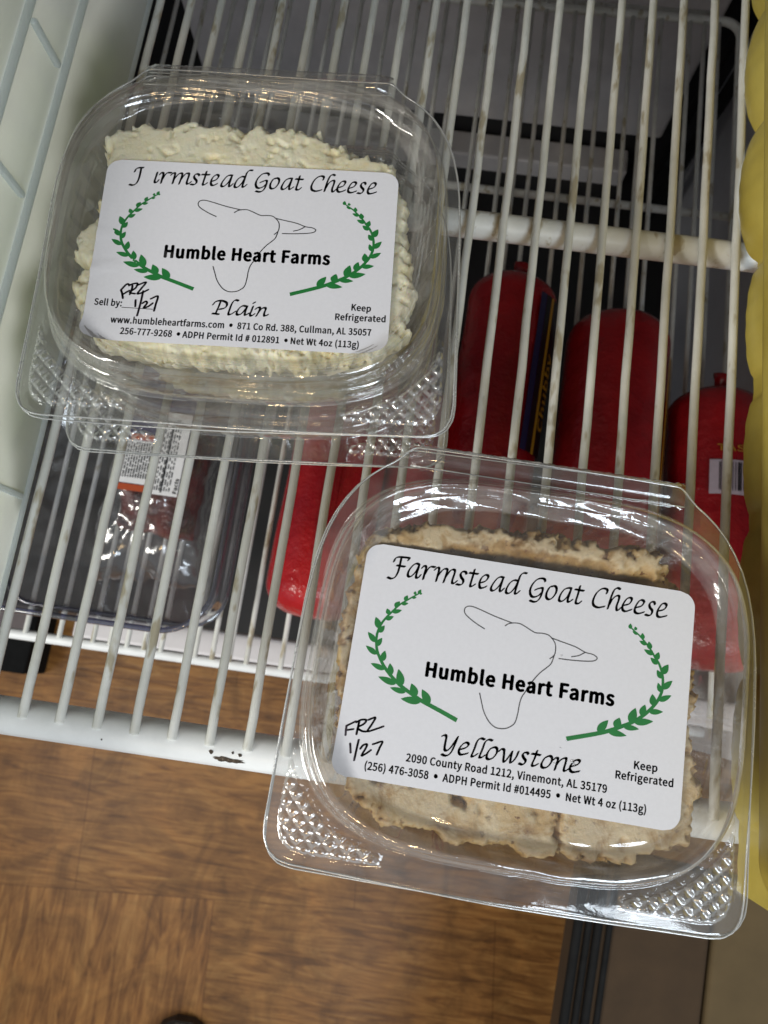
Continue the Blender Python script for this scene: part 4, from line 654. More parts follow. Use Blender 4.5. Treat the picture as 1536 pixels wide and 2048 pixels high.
def text_line(mb, text, A, B, cap, bold, place):
    # the heavier weight is made by overlaying shifted copies of each outline
    """text from baseline point A to B with the given cap height, all in metres on the surface that place() maps"""
    v, f, wd = glyph_text(text, bold)
    ax, ay = A
    dx, dy = B[0] - ax, B[1] - ay
    L = math.hypot(dx, dy)
    ux, uy = dx / L, dy / L
    kx, ky = L / wd, cap / 0.257
    kx = L / (wd + 2 * bold)
    for k in range(9):
        sx, sy = (0, 0) if k == 8 else (bold * math.cos(k * math.pi / 4), 0.7 * bold * math.sin(k * math.pi / 4))
        w = [(p[0] + sx + bold, p[1] + sy) for p in v]
        mb.add([place(ax + ux * p[0] * kx - uy * p[1] * ky, ay + uy * p[0] * kx + ux * p[1] * ky) for p in w], f)


def smooth_path(pts, n=5):
    if len(pts) == 2:
        return [tuple(np.array(pts[0]) + (np.array(pts[1]) - np.array(pts[0])) * t) for t in np.linspace(0, 1, n + 1)]
    P = [np.array(p, float) for p in pts]
    P = [2 * P[0] - P[1]] + P + [2 * P[-1] - P[-2]]
    out = []
    for i in range(1, len(P) - 2):
        p0, p1, p2, p3 = P[i - 1:i + 3]
        for k in range(n):
            t = k / n
            out.append(tuple(0.5 * (2 * p1 + (p2 - p0) * t + (2 * p0 - 5 * p1 + 4 * p2 - p3) * t * t + (3 * p1 - p0 - 3 * p2 + p3) * t ** 3)))
    out.append(tuple(P[-2]))
    return out


def hull(pts):
    pts = sorted(set(pts))

    def half(seq):
        h = []
        for p in seq:
            while len(h) > 1 and (h[-1][0] - h[-2][0]) * (p[1] - h[-2][1]) - (h[-1][1] - h[-2][1]) * (p[0] - h[-2][0]) <= 0:
                h.pop()
            h.append(p)
        return h
    a, c = half(pts), half(pts[::-1])
    return a[:-1] + c[:-1]


def nib_stroke(mb, pts, la, lb, ang, place):
    """broad-pen stroke: hull of an elliptical nib moved along the path"""
    ca, sa = math.cos(ang), math.sin(ang)
    nib = [(la * math.cos(t) * ca - lb * math.sin(t) * sa, la * math.cos(t) * sa + lb * math.sin(t) * ca) for t in np.linspace(0, 2 * math.pi, 13)[:-1]]
    P = smooth_path(pts)
    for p, q in zip(P, P[1:]):
        h = hull([(p[0] + n[0], p[1] + n[1]) for n in nib] + [(q[0] + n[0], q[1] + n[1]) for n in nib])
        mb.add([place(*r) for r in h], [tuple(range(len(h)))])


def ribbon(mb, pts, w0, w1, place, n=5):
    P = [np.array(p) for p in smooth_path(pts, n)]
    L, R = [], []
    for i, p in enumerate(P):
        d = P[min(i + 1, len(P) - 1)] - P[max(i - 1, 0)]
        d = d / (np.linalg.norm(d) + 1e-12)
        w = (w0 + (w1 - w0) * i / (len(P) - 1)) / 2
        L.append(place(p[0] - d[1] * w, p[1] + d[0] * w))
        R.append(place(p[0] + d[1] * w, p[1] - d[0] * w))
    m = len(P)
    mb.add(L + R, [(i, m + i, m + i + 1, i + 1) for i in range(m - 1)])


def leaf(mb, base, tip, hw, place):
    b0, t0 = np.array(base), np.array(tip)
    d = t0 - b0
    L = np.linalg.norm(d)
    d = d / (L + 1e-12)
    nrm = np.array((-d[1], d[0]))
    left, right = [], []
    for t in np.linspace(0, 1, 11):
        w = hw * (math.sin(math.pi * t ** 0.8) ** 0.85) * (1.05 - 0.1 * t)
        c = b0 + d * L * t
        left.append(place(*(c + nrm * w)))
        right.append(place(*(c - nrm * w)))
    poly = left + right[::-1][1:-1]
    mb.add(poly, [tuple(range(len(poly)))[::-1]])


# ------------------------------------------------------------------ clear clamshell containers
HALF = [(0, 60.0), (38.6, 60.0), (40.6, 59.0), (42.2, 57.0), (44.4, 54.9), (47.5, 52.7), (50.7, 49.9), (53.6, 46.6), (56.2, 42.6), (58.5, 38.0), (60.4, 32.5), (61.8, 26), (62.7, 19), (63.2, 11), (63.5, -3), (63.7, -24), (63.7, -49), (63.2, -53), (61.5, -56.3), (58.6, -58.2), (55, -58.8), (28, -59.3), (0, -59.6)]
OUTL = np.array(HALF + [(-x, y) for x, y in HALF[-2:0:-1]]) / 1000.0


def resample(poly, n):
    P = np.vstack([poly, poly[:1]])
    s = np.concatenate([[0], np.cumsum(np.linalg.norm(np.diff(P, axis=0), axis=1))])
    t = np.linspace(0, s[-1], n, endpoint=False)
    return np.stack([np.interp(t, s, P[:, 0]), np.interp(t, s, P[:, 1])], 1)


NA = 720
FL = resample(OUTL, NA)
ANG = np.arctan2(FL[:, 1], FL[:, 0])


def sup(a, b_, n, ang=ANG):
    r = 1.0 / ((np.abs(np.cos(ang)) / a) ** n + (np.abs(np.sin(ang)) / b_) ** n) ** (1.0 / n)
    return np.stack([r * np.cos(ang), r * np.sin(ang)], 1)


def emboss(x, y, foot_d, edge_d):
    """raised squares in the two front corners of the flange"""
    m = np.clip((foot_d - 0.0022) / 0.001, 0, 1) * np.clip((edge_d - 0.0042) / 0.001, 0, 1)
    m *= np.clip((-y - 0.021) / 0.002, 0, 1) * np.clip((np.abs(x) - 0.031) / 0.002, 0, 1)
    p = 0.0032
    u = (x + y) / p / 1.414 * 1.0
    v = (x - y) / p / 1.414 * 1.0
    fu = np.abs((u % 1.0) - 0.5) * 2
    fv = np.abs((v % 1.0) - 0.5) * 2
    h = np.clip(1.15 - np.maximum(fu, fv), 0, 0.75) / 0.75
    return m * h * 0.0009


LID_PROFILE = [(0, 0), (0.5, 0.25), (1.0, 1.6), (1.5, 4.2), (1.9, 4.9), (2.4, 5.1), (2.8, 6.2), (3.2, 8.9), (3.7, 10.3), (4.3, 10.95), (5.0, 11.1), (5.6, 10.9), (6.4, 10.45), (7.0, 10.1), (7.5, 9.95), (8.0, 9.55), (8.8, 8.9), (9.6, 8.25), (10.4, 7.8), (11.1, 7.62), (12.0, 7.7)]
FA, FB, FN = 0.0600, 0.0526, 3.5
OFFY = 0.0005


def ring_faces(nr, n, flip=False):
    i = np.arange(n)
    j = (i + 1) % n
    fs = []
    for r in range(nr - 1):
        a, b2 = r * n, (r + 1) * n
        q = np.stack([a + i, a + j, b2 + j, b2 + i], 1)
        fs.append(q)
    return np.vstack(fs)


def flange_rings(outer, foot, nring, z_edge, seed, warp):
    rings = []
    for t in np.linspace(0, 1, nring):
        p = outer * (1 - t) + foot * t
        fd = np.linalg.norm(p - foot, axis=1)
        ed = np.linalg.norm(p - outer, axis=1)
        z = emboss(p[:, 0], p[:, 1], fd, ed) + z_edge * max(0.0, 1 - t * 12)
        z = z + warp(p[:, 0], p[:, 1]) * (1 - t)
        rings.append(np.c_[p, z])
    return rings


def lid_mesh(name, parent, z0, seed):
    rg = np.random.default_rng(seed)
    a1, a2 = rg.uniform(0, 6, 2)
    warp = lambda x, y: 0.0007 * np.sin(x * 55 + a1) + 0.0006 * np.sin(y * 70 + a2)
    foot = sup(FA, FB, FN)
    foot[:, 1] += OFFY
    rings = flange_rings(FL, foot, 64, -0.0003, seed, warp)
    prof = np.array(LID_PROFILE)
    ins = np.linspace(0.15, 12, 74)
    zz = np.interp(ins, prof[:, 0], prof[:, 1])
    k = np.array([0.25, 0.5, 0.25])
    zz = np.convolve(np.pad(zz, 1, mode='edge'), k, mode='valid')
    for d, z in zip(ins, zz):
        p = sup(FA - d / 1000, FB - d / 1000, FN - 0.12 * d / 12)
        p[:, 1] += OFFY
        wob = 0.00012 * np.sin(ANG * 7 + a1 + d) + 0.00006 * np.sin(ANG * 23 + a2 * d)
        rings.append(np.c_[p, np.full(NA, z / 1000) + wob])
    last = rings[-1]
    for s in (0.85, 0.6, 0.3, 0.02):
        q = last.copy()
        q[:, :2] *= s
        q[:, 2] = 0.0077
        rings.append(q)
    V = np.vstack(rings)
    V[:, 2] += z0
    F = ring_faces(len(rings), NA)
    mb = MB()
    mb.add([tuple(v) for v in V], [tuple(f) for f in F])
    edge = rings[0] + np.array([0, 0, z0])
    mb.tube([tuple(p) for p in edge[::2]], 0.00028, 6, 1, closed=True)
    for i in range(len(mb.m)):
        if mb.m[i]:
            continue
        if 64 <= i // NA < 64 + 66:
            mb.m[i] = 2
        elif i // NA < 64:
            zs_ = [V[k][2] for k in mb.f[i]]
            if max(zs_) - min(zs_) > 0.00013:
                mb.m[i] = 3
    return mb.build(name, [M['clear'], M['clear_edge'], M['clear_wall'], M['clear_dimple']], parent)


def base_mesh(name, parent, z0, depth, seed, twist, ribm):
    rg = np.random.default_rng(seed + 50)
    a1, a2 = rg.uniform(0, 6, 2)
    warp = lambda x, y: -0.0008 - 0.0009 * np.sin(x * 48 + a1) * np.sin(y * 60 + a2)
    c, s = math.cos(twist), math.sin(twist)
    outer = FL * np.array([1.006, 1.002])
    outer = np.c_[outer[:, 0] * c - outer[:, 1] * s, outer[:, 0] * s + outer[:, 1] * c]
    foot = sup(0.0588, 0.0512, 3.4)
    foot[:, 1] += OFFY
    rings = flange_rings(outer, foot, 40, 0.0, seed, warp)
    for r in rings:
        r[:, 2] -= 0.0012
    n = 40
    for t in np.linspace(0.02, 1, n):
        tap = 0.007 * t ** 1.1
        rnd = 0.0055 * max(0, (t - 0.86) / 0.14) ** 2
        p = sup(0.0580 - tap - rnd, 0.0504 - tap - rnd, 3.3)
        rib = ribm * np.cos(ANG * 44) * math.sin(math.pi * min(1, t * 1.05)) ** 0.6
        p = p * (1 + rib / 0.05)[:, None]
        p[:, 1] += OFFY
        rings.append(np.c_[p, np.full(NA, -0.0012 - (depth - 0.0012) * t)])
    last = rings[-1]
    for s_ in (0.9, 0.87, 0.6, 0.3, 0.02):
        q = last.copy()
        q[:, :2] *= s_
        q[:, 2] = -depth + (0.0012 if s_ < 0.88 else 0.0)
        rings.append(q)
    V = np.vstack(rings)
    V[:, 2] += z0
    mb = MB()
    mb.add([tuple(v) for v in V], [tuple(f) for f in ring_faces(len(rings), NA)])
    edge = rings[0] + np.array([0, 0, z0])
    mb.tube([tuple(p) for p in edge[::2]], 0.00026, 6, 1, closed=True)
    for i in range(len(mb.m)):
        if mb.m[i] == 0 and i // NA >= 39:
            mb.m[i] = 2
    return mb.build(name, [M['clear'], M['clear_edge'], M['clear_wall']], parent)


def hinge_mesh(parent, z0):
    mb = MB()
    nx, prof = 70, []
    for k in range(13):
        a = math.pi * k / 12
        prof.append((0.0572 + 0.0034 * -math.cos(a), 0.0030 * math.sin(a) + 0.0004))
    prof = [(0.0530, 0.0002)] + prof + [(0.0612, -0.0030)]
    vs = []
    for i in range(nx + 1):
        x = -0.0400 + 0.080 * i / nx
        e = min(1.0, min(i, nx - i) / 4.0)
        for (y, z) in prof:
            cr = 0.0003 * math.sin(i * 2.1 + y * 4000) * (1.0 if e < 1 else 0.25)
            vs.append((x, y + cr, z0 + z * (0.35 + 0.65 * e) + cr))
    m = len(prof)
    mb.add(vs, [(i * m + k, i * m + k + 1, (i + 1) * m + k + 1, (i + 1) * m + k) for i in range(nx) for k in range(m - 1)])
    for yy, zz in ((0.0612, -0.0026), (0.0538, 0.0006)):
        mb.tube([(x, yy, z0 + zz) for x in np.linspace(-0.040, 0.040, 24)], 0.00022, 6, 1)
    return mb.build('hinge', [M['clear'], M['clear_edge']], parent)


def clamshell(label, loc, rz, depth, seed, twist):
    """loc is the centre of the flange; the Empty sits at the base"""
    root = empty('clamshell_container', (loc[0], loc[1], loc[2] - depth), label, 'food container', 'clear clamshell cheese containers', rz)
    base_mesh('base_tray', root, depth, depth, seed, twist, 0.0005 if depth < 0.04 else 0.00012)
    lid_mesh('lid', root, depth, seed)
    hinge_mesh(root, depth)
    return root


def lid_height(x, y):
    s_ = ((abs(x) / FA) ** FN + (abs(y - OFFY) / FB) ** FN) ** (1 / FN)
    d = (1 - s_) * 0.5 * (FA + FB) * 1000
    p = LID_PROFILE
    for (d0, z0), (d1, z1) in zip(p, p[1:]):
        if d0 <= d <= d1:
            return (z0 + (z1 - z0) * (d - d0) / (d1 - d0)) / 1000
    return 0.0077


def sticker(root, depth, cx_, cy_, w, h, warp, name_label):
    """printed paper label lying on the lid panel; returns (object, place function)"""
    z0 = depth + 0.00790
    R = 0.0042
    flat = warp

    def warp(x, y):
        return max(flat(x, y), lid_height(x + cx_, y + cy_) - 0.00790 + 0.00035)

    def place(x, y, up=0.00004):
        return (x, y, warp(x, y) + up)
    nx, ny = 60, 44
    vs = []
    hw, hh = w / 2, h / 2
    ys = np.concatenate([np.linspace(-hh, -hh + R, 8), np.linspace(-hh + R, hh - R, ny - 14)[1:-1], np.linspace(hh - R, hh, 8)])
    for y in ys:
        d = abs(y) - (hh - R)
        ext = hw - (R - math.sqrt(max(0, R * R - d * d)) if d > 0 else 0)
        for x in np.linspace(-ext, ext, nx):
            vs.append((x, y, warp(x, y)))
    m = nx
    fs = [(j * m + i, j * m + i + 1, (j + 1) * m + i + 1, (j + 1) * m + i) for j in range(len(ys) - 1) for i in range(m - 1)]
    o = mesh_obj('label', vs, fs, M['paper'], root)
    o.location = (cx_, cy_, z0)
    if name_label:
        o['label'] = name_label
    return o, place


def art(pts, ax, ox, ay, oy):
    return [(p[0] * 1e-5 * ax + ox, p[1] * 1e-5 * ay + oy) for p in pts]


def print_label(lab, place, T, texts, name_strokes, hand, title_skip, line_mat, hand_w, rule=None, bold_small=0.0130):
    """T = (x scale, x offset, y scale, y offset) for the artwork both labels share"""
    mb = MB()
    for i, st in enumerate(TITLE):
        if i in title_skip:
            continue
        p = art(st, *T)
        if title_skip and i == 1:
            p = p[:4]
        nib_stroke(mb, p, 0.00040, 0.00016, math.radians(44), place)
    for st in name_strokes:
        nib_stroke(mb, art(st, 1, 0, 1, 0), 0.00040, 0.00016, math.radians(44), place)
    for i, (t, A, B, cap) in enumerate(texts):
        text_line(mb, t, (A[0] * 1e-5, A[1] * 1e-5), (B[0] * 1e-5, B[1] * 1e-5), cap * 1e-5, 0.0205 if i == 0 else bold_small, place)
    if rule:
        ribbon(mb, art(rule, 1, 0, 1, 0), 0.0002, 0.0002, place)
    mb.build('lettering', M['ink'], lab, smooth=False)
    g = MB()
    gp = lambda x, y: place(x, y, 0.00003)
    for st in GOAT:
        ribbon(g, art(st, *T), 0.00030, 0.00030, gp)
    g.build('goat_head_drawing', line_mat, lab, smooth=False)
    for stem, lv in (SPRIG_L, SPRIG_R):
        s = MB()
        ribbon(s, art(stem, *T), 0.00035, 0.00115, lambda x, y: place(x, y, 0.00003))
        for k, (bx, by, tx, ty, hw) in enumerate(lv):
            (p0, p1) = art([(bx, by), (tx, ty)], *T)
            leaf(s, p0, p1, hw * 1e-5, lambda x, y, k=k: place(x, y, 0.000034 + 0.000003 * (k % 4)))
        s.build('leaf_sprig', M['ink_green'], lab, smooth=False)
    hb = MB()
    for st in hand:
        nib_stroke(hb, art(st, 1, 0, 1, 0), hand_w, hand_w * 0.8, math.radians(30), lambda x, y: place(x, y, 0.00005))
    hb.build('handwriting', M['ink_pen'], lab, smooth=False)


def at_label(center, rz, dx, dy):
    c, s = math.cos(rz), math.sin(rz)
    return (center[0] + dx * c - dy * s, center[1] + dx * s + dy * c)


RA, RB = math.radians(4.35), math.radians(-1.22)
CA = at_label((0.0796, 0.14575), RA, -0.0003, 0.0090)
CB = at_label((0.1717, 0.03635), RB, 0.0030, 0.0025)
DA, DB, DC = 0.0240, 0.0521, 0.0277
box_low = clamshell('clear clamshell of pale cheese under the tub labelled Plain, bottom of the stack', (CA[0], CA[1], 0.0301), RA, DC, 3, 0.012)
box_a = clamshell('clear clamshell labelled Plain, stacked on top of another one', (CA[0], CA[1], 0.0621), RA, DA, 1, 0.006)
box_b = clamshell('clear clamshell labelled Yellowstone, hanging over the front rail of the shelf', (CB[0], CB[1], 0.0545), RB, DB, 2, 0.016)


def warp_a(x, y):
    w = 0.00016 * math.sin(x * 210 + y * 90) * math.exp(-((x + 0.036) / 0.014) ** 2 - ((y + 0.004) / 0.010) ** 2)
    w += 0.00060 * math.exp(-(((y + 0.0065 - (x + 0.04) * 0.25) / 0.0011) ** 2)) * math.exp(-((x + 0.043) / 0.013) ** 2)
    w += 0.00040 * math.exp(-(((y - 0.004 + (x + 0.04) * 0.1) / 0.0014) ** 2)) * math.exp(-((x + 0.044) / 0.008) ** 2)
    return w + 0.00006 * math.sin(x * 160) * math.sin(y * 140) + 0.00008


def warp_b(x, y):
    return 0.00007 * math.sin(x * 150 + 1) * math.sin(y * 170) + 0.00008 + 0.00010 * math.exp(-((x - 0.004) / 0.002) ** 2) * max(0, y - 0.02) / 0.01


lab_a, place_a = sticker(box_a, DA, 0.0003, -0.0090, 0.0874, 0.0583, warp_a, 'white label reading Plain with a wrinkled left edge')
print_label(lab_a, place_a, (0.969, 0.0008, 0.96, -0.0001), TEXT_A, PLAIN, HAND_A, (2, 3), M['ink_dark'], 0.00032, RULE_A[0])
lab_b, place_b = sticker(box_b, DB, -0.0030, -0.0025, 0.0899, 0.0614, warp_b, 'white label reading Yellowstone')
print_label(lab_b, place_b, (1, 0, 1, 0), TEXT_B, YELLOW, HAND_B, (), M['ink_grey'], 0.00030)
# small water drops on the Yellowstone label
drops = MB()
dr = random.Random(5)
for (x, y, r) in [(0.0165, -0.0178, 0.0006), (0.0170, -0.0186, 0.0004), (0.0130, -0.0150, 0.0003), (0.0145, -0.0128, 0.0003), (0.0118, -0.0190, 0.0003), (0.0108, 0.0085, 0.0003)]:
    n = 10
    vs = []
    for k in range(4):
        a = k / 3 * math.pi / 2
        for i in range(n):
            vs.append((x + r * math.cos(a) * math.cos(2 * math.pi * i / n), y + r * math.cos(a) * math.sin(2 * math.pi * i / n), warp_b(x, y) + 0.00005 + r * 0.5 * math.sin(a)))
    drops.add(vs, [(k * n + i, k * n + (i + 1) % n, (k + 1) * n + (i + 1) % n, (k + 1) * n + i) for k in range(3) for i in range(n)])
drops.build('water_drops', M['clear'], lab_b)['kind'] = 'stuff'


# ------------------------------------------------------------------ cheese
def poly_sd(P, poly):
    """signed distance of points to a polygon, positive inside"""
    A = np.array(poly)
    B = np.roll(A, -1, axis=0)
    d = np.full(len(P), 1e9)
    ins = np.zeros(len(P), bool)
    for a, b_ in zip(A, B):
        e = b_ - a
        t = np.clip(((P - a) @ e) / (e @ e), 0, 1)
        d = np.minimum(d, np.linalg.norm(P - a - t[:, None] * e, axis=1))
        c = ((a[1] > P[:, 1]) != (b_[1] > P[:, 1]))
        with np.errstate(divide='ignore', invalid='ignore'):
            xi = (b_[0] - a[0]) * (P[:, 1] - a[1]) / (b_[1] - a[1] + 1e-15) + a[0]
        ins ^= c & (P[:, 0] < xi)
    return np.where(ins, d, -d)


def fbm(P, scale, seed, octs=4, z=0.0):
    return np.array([noise.fractal(Vector((p[0] * scale + seed * 13.1, p[1] * scale - seed * 7.7, z + seed)), 0.75, 2.0, octs, noise_basis='PERLIN_ORIGINAL') for p in P])


def cheese(name, label, group, loc, rz, poly, zb, ztop, mat, profile, seed, step=0.00062, ragged=0.0017, under=0.012, smooth_n=1):
    P0 = np.array(poly)
    lo, hi = P0.min(0) - 0.003, P0.max(0) + 0.003
    nx, ny = int((hi[0] - lo[0]) / step), int((hi[1] - lo[1]) / step)
    X, Y = np.meshgrid(np.linspace(lo[0], hi[0], nx), np.linspace(lo[1], hi[1], ny))
    P = np.c_[X.ravel(), Y.ravel()]
    n1 = fbm(P, 150, seed)
    n2 = fbm(P, 420, seed + 1)
    n3 = fbm(P, 900, seed + 2, 3)
    d = poly_sd(P, poly) + ragged * n1 + ragged * 0.7 * n2 + ragged * 0.35 * n3
    n0 = fbm(P, 85, seed + 3, 3)
    z = profile(P, d, n0, n1, n2, n3)
    z = np.minimum(z, ztop + 0.00012 * n3)
    Q = P + np.c_[n2, n3] * 0.0004
    rr = np.linalg.norm(P - P0.mean(0), axis=1) + 1e-6
    # below its top edge the lump draws in, so that the rim overhangs
    Q = np.where((d < 0)[:, None], Q - (P - P0.mean(0)) / rr[:, None] * under, Q)
    z = np.where(d < 0, zb, np.maximum(z, zb))
    keep = d > -0.0012
    kp = keep.reshape(ny, nx)
    idx = -np.ones(nx * ny, int)
    idx[keep] = np.arange(keep.sum())
    G = np.arange(nx * ny).reshape(ny, nx)
    qm = kp[:-1, :-1] & kp[1:, :-1] & kp[:-1, 1:] & kp[1:, 1:]
    F = np.stack([G[:-1, :-1][qm], G[:-1, 1:][qm], G[1:, 1:][qm], G[1:, :-1][qm]], 1)
    V = np.c_[Q, z][keep]
    o = mesh_obj(name, V - np.array([0, 0, zb]), idx[F], mat)
    # where the cheese is smeared smooth against the plastic it is paler
    at = o.data.attributes.new('smear', 'FLOAT', 'POINT')
    sm = np.clip((z - (ztop - 0.0009)) / 0.0009, 0, 1) * np.clip((d - 0.001) / 0.003, 0, 1)
    at.data.foreach_set('value', sm[keep].astype(np.float32))
    sm_ = o.modifiers.new('smooth', 'SMOOTH')
    sm_.factor, sm_.iterations = 0.5, smooth_n
    o.location = (loc[0], loc[1], loc[2] + zb)
    o.rotation_euler = (0, 0, rz)
    return tag(o, label, 'cheese', group)


def mm(lst, dx, dy, k=1.0):
    return [((x * k + dx) / 1000, (y * k + dy) / 1000) for x, y in lst]


PA = [(-49.1, 39.5), (-43.7, 43.6), (-30, 45.6), (-9.5, 46.2), (17.7, 45.9), (30, 39.2), (42.2, 33.6), (47.6, 20.7), (49.2, 7.1), (51.5, -4.4), (50.5, -20.9), (41.5, -28.5), (18.3, -33.6), (-11.2, -34.6), (-33.9, -32), (-43.8, -26.4), (-48.8, -18.6), (-51.3, -12.1), (-47.5, -5.3), (-53.5, 1), (-53.1, 5), (-48.2, 9.9), (-45.5, 24)]


def prof_a(P, d, n0, n1, n2, n3):
    e = 1 - np.clip(d / 0.0050, 0, 1)
    return 0.0083 - 0.0085 * e ** 2 + 0.0028 * n0 + 0.0013 * n1 + 0.0008 * n2 + 0.0004 * n3 - 0.0022 * np.exp(-(n0 / 0.07) ** 2)


cheese('goat_cheese', 'crumbly white cheese under the Plain label', 'goat cheese portions', (CA[0], CA[1], 0.0621), RA, mm(PA, 0.3, -9.0, 1.0), -0.021, 0.0070, M['cheese_plain'], prof_a, 4)


def prof_low(P, d, n0, n1, n2, n3):
    e = 1 - np.clip(d / 0.006, 0, 1)
    return 0.0066 - 0.008 * e ** 2 + 0.002 * n0 + 0.001 * n1


PLOW = [(48 * math.copysign(abs(math.cos(a)) ** 0.66, math.cos(a)), 40 * math.copysign(abs(math.sin(a)) ** 0.66, math.sin(a))) for a in np.linspace(0, 2 * math.pi, 40)[:-1]]
cheese('goat_cheese', 'pale yellowish cheese in the bottom clamshell of the stack', 'goat cheese portions', (CA[0], CA[1], 0.0301), RA, mm(PLOW, 1, 0, 1.0), -0.0255, 0.0068, M['cheese_plain'], prof_low, 9, step=0.0011)

PBB = [(-45.6, 35.5), (-30.5, 40.6), (-9, 42.6), (12.6, 43), (37.1, 42), (40, 35.8), (46.6, 19), (49.2, 5.6), (49.2, -14.2), (51.1, -22.8), (50, -34.2), (40.9, -38.6), (29, -42), (15, -43), (8.7, -45), (2, -42.3), (-11.3, -44), (-21, -42), (-30.3, -42), (-41.9, -34.5), (-47, -19), (-50.6, 3), (-49.7, 14.3), (-48.8, 26)]


def prof_b(P, d, n0, n1, n2, n3):
    y = P[:, 1]
    e = 1 - np.clip(d / 0.0042, 0, 1)
    up = np.clip((y + 0.018) / 0.010, 0, 1)
    top = 0.0070 - 0.0085 * e ** 2 + 0.0018 * n0 + 0.0014 * n1 + 0.0009 * n2 + 0.0004 * n3
    top = top + (1 - up) * (0.0016 - 0.0008 * n1)
    dip = np.clip((d - 0.0060 + 0.0016 * n1) / 0.009, 0, 1)
    dip = dip * dip * (3 - 2 * dip)
    z = top - dip * (0.0064 * up + 0.0012 * (1 - up))
    # cracks between the pieces pressed flat along the front
    crack = np.exp(-((P[:, 0] - 0.012 - 0.004 * n1) / 0.0010) ** 2) + np.exp(-((y + 0.0315 - 0.005 * n0 - 0.003 * n1) / 0.0010) ** 2) * (P[:, 0] < -0.012)
    return z - (1 - up) * crack * 0.005


cheese('goat_cheese', 'light brown spiced cheese under the Yellowstone label', 'goat cheese portions', (CB[0], CB[1], 0.0545), RB, mm(PBB, -3.0, -2.5, 1.0), -0.048, 0.0070, M['cheese_brown'], prof_b, 6, under=0.010, smooth_n=1)


# ------------------------------------------------------------------ red sausage rolls on the lower shelf
def chub(label, x, y0, y1, r, tilt, mat, seed, knot=True, z=None, x2=None):
    zc = -0.2541 + r if z is None else z
    root = empty('sausage_roll', (x, (y0 + y1) / 2, zc - r), label, 'sausage roll', 'red sausage rolls', tilt)
    L = y1 - y0
    prof = []
    cap = r * 0.62
    for t in np.linspace(0, 1, 12):
        prof.append((-L / 2 + cap * (1 - math.cos(t * math.pi / 2)), r * (0.10 + 0.90 * math.sin(t * math.pi / 2) ** 0.8)))
    for t in np.linspace(0.04, 0.96, 22):
        prof.append((-L / 2 + cap + (L - 2 * cap) * t, r))
    for t in np.linspace(0, 1, 12):
        prof.append((L / 2 - cap + cap * math.sin(t * math.pi / 2), r * (0.10 + 0.90 * math.cos(t * math.pi / 2) ** 0.8)))
    n = 48
    vs = []
    for (yy, rr) in prof:
        for k in range(n):
            a = 2 * math.pi * k / n
            e = noise.noise(Vector((math.cos(a) * 1.3 + seed, math.sin(a) * 1.3, yy * 22))) * 0.04
            vs.append((math.cos(a) * rr * (1 + e), yy, r + math.sin(a) * rr * (1 + e)))
    mb = MB()
    mb.add(vs, [(i * n + k, (i + 1) * n + k, (i + 1) * n + (k + 1) % n, i * n + (k + 1) % n) for i in range(len(prof) - 1) for k in range(n)])
    mb.build('casing', mat, root)
    if knot:
        kb = MB()
        kb.tube([(0.000, L / 2 - 0.002, r), (0.001, L / 2 + 0.003, r), (0.003, L / 2 + 0.007, r + 0.002), (0.004, L / 2 + 0.012, r + 0.003)], [0.004, 0.003, 0.006, 0.008], 12)
        kb.build('tied_end', mat, root)
    return root


def on_roll(root, r, name, mat, quads=None, build=None):
    """print lying on a roll: u runs round the roll from the top towards +x, v along it"""
    def place(u, v, up=0.0012):
        a = u / r
        R = r * 1.02 + up
        return (math.sin(a) * R, v, r + math.cos(a) * R)
    mb = MB()
    for (u0, v0, u1, v1, up) in quads or []:
        n = max(1, int(abs(u1 - u0) / 0.002))
        m = max(1, int(abs(v1 - v0) / 0.006))
        vs = [place(u0 + (u1 - u0) * i / n, v0 + (v1 - v0) * j / m, up) for j in range(m + 1) for i in range(n + 1)]
        mb.add(vs, [(j * (n + 1) + i, j * (n + 1) + i + 1, (j + 1) * (n + 1) + i + 1, (j + 1) * (n + 1) + i) for j in range(m) for i in range(n)])
    if build:
        build(mb, place)
    return mb.build(name, mat, root)


ch_d = chub('red sausage roll coloured as lit, beside the clear tub, its round end towards the front rail', 0.0835, 0.058, 0.250, 0.033, -0.03, M['red_lit'], 1)
ch_e = chub('narrow red sausage roll squeezed between two thicker ones', 0.1350, 0.070, 0.235, 0.019, 0.0, M['red_lit'], 2)
ch_a = chub('red sausage roll with navy and yellow print along its side', 0.1880, 0.110, 0.322, 0.032, -0.04, M['red'], 3)
ch_b = chub('broad red sausage roll with a rounded end and a thin gold band along its side', 0.2670, 0.080, 0.300, 0.036, -0.02, M['red'], 4, knot=False)
ch_c = chub('red sausage roll with a barcode and a black emblem', 0.3440, 0.060, 0.254, 0.0335, 0.02, M['red'], 5)
R_A = 0.032
on_roll(ch_a, R_A, 'navy_band', M['navy'], [(0.0165, -0.030, 0.0215, 0.085, 0.0010)])
on_roll(ch_a, R_A, 'yellow_band', M['gold'], [(0.0270, -0.030, 0.0300, 0.085, 0.0010)])
on_roll(ch_a, R_A, 'black_band', M['black_print'], [(0.0218, -0.030, 0.0268, 0.085, 0.0010), (0.0302, -0.030, 0.0420, 0.085, 0.0010)])
on_roll(ch_a, R_A, 'lettering', M['gold'], None, lambda mb, pl: text_line(mb, 'Chubby', (0.0375, -0.012), (0.0375, 0.045), 0.0075, 0.010, lambda x, y: pl(x, y, 0.0016)))
on_roll(ch_b, 0.036, 'gold_band', M['gold'], [(0.0335, -0.07, 0.0355, 0.075, 0.0010), (0.0385, -0.07, 0.0392, 0.075, 0.0010)])
on_roll(ch_b, 0.036, 'black_band', M['black_print'], [(0.0360, -0.07, 0.0382, 0.075, 0.0010)])
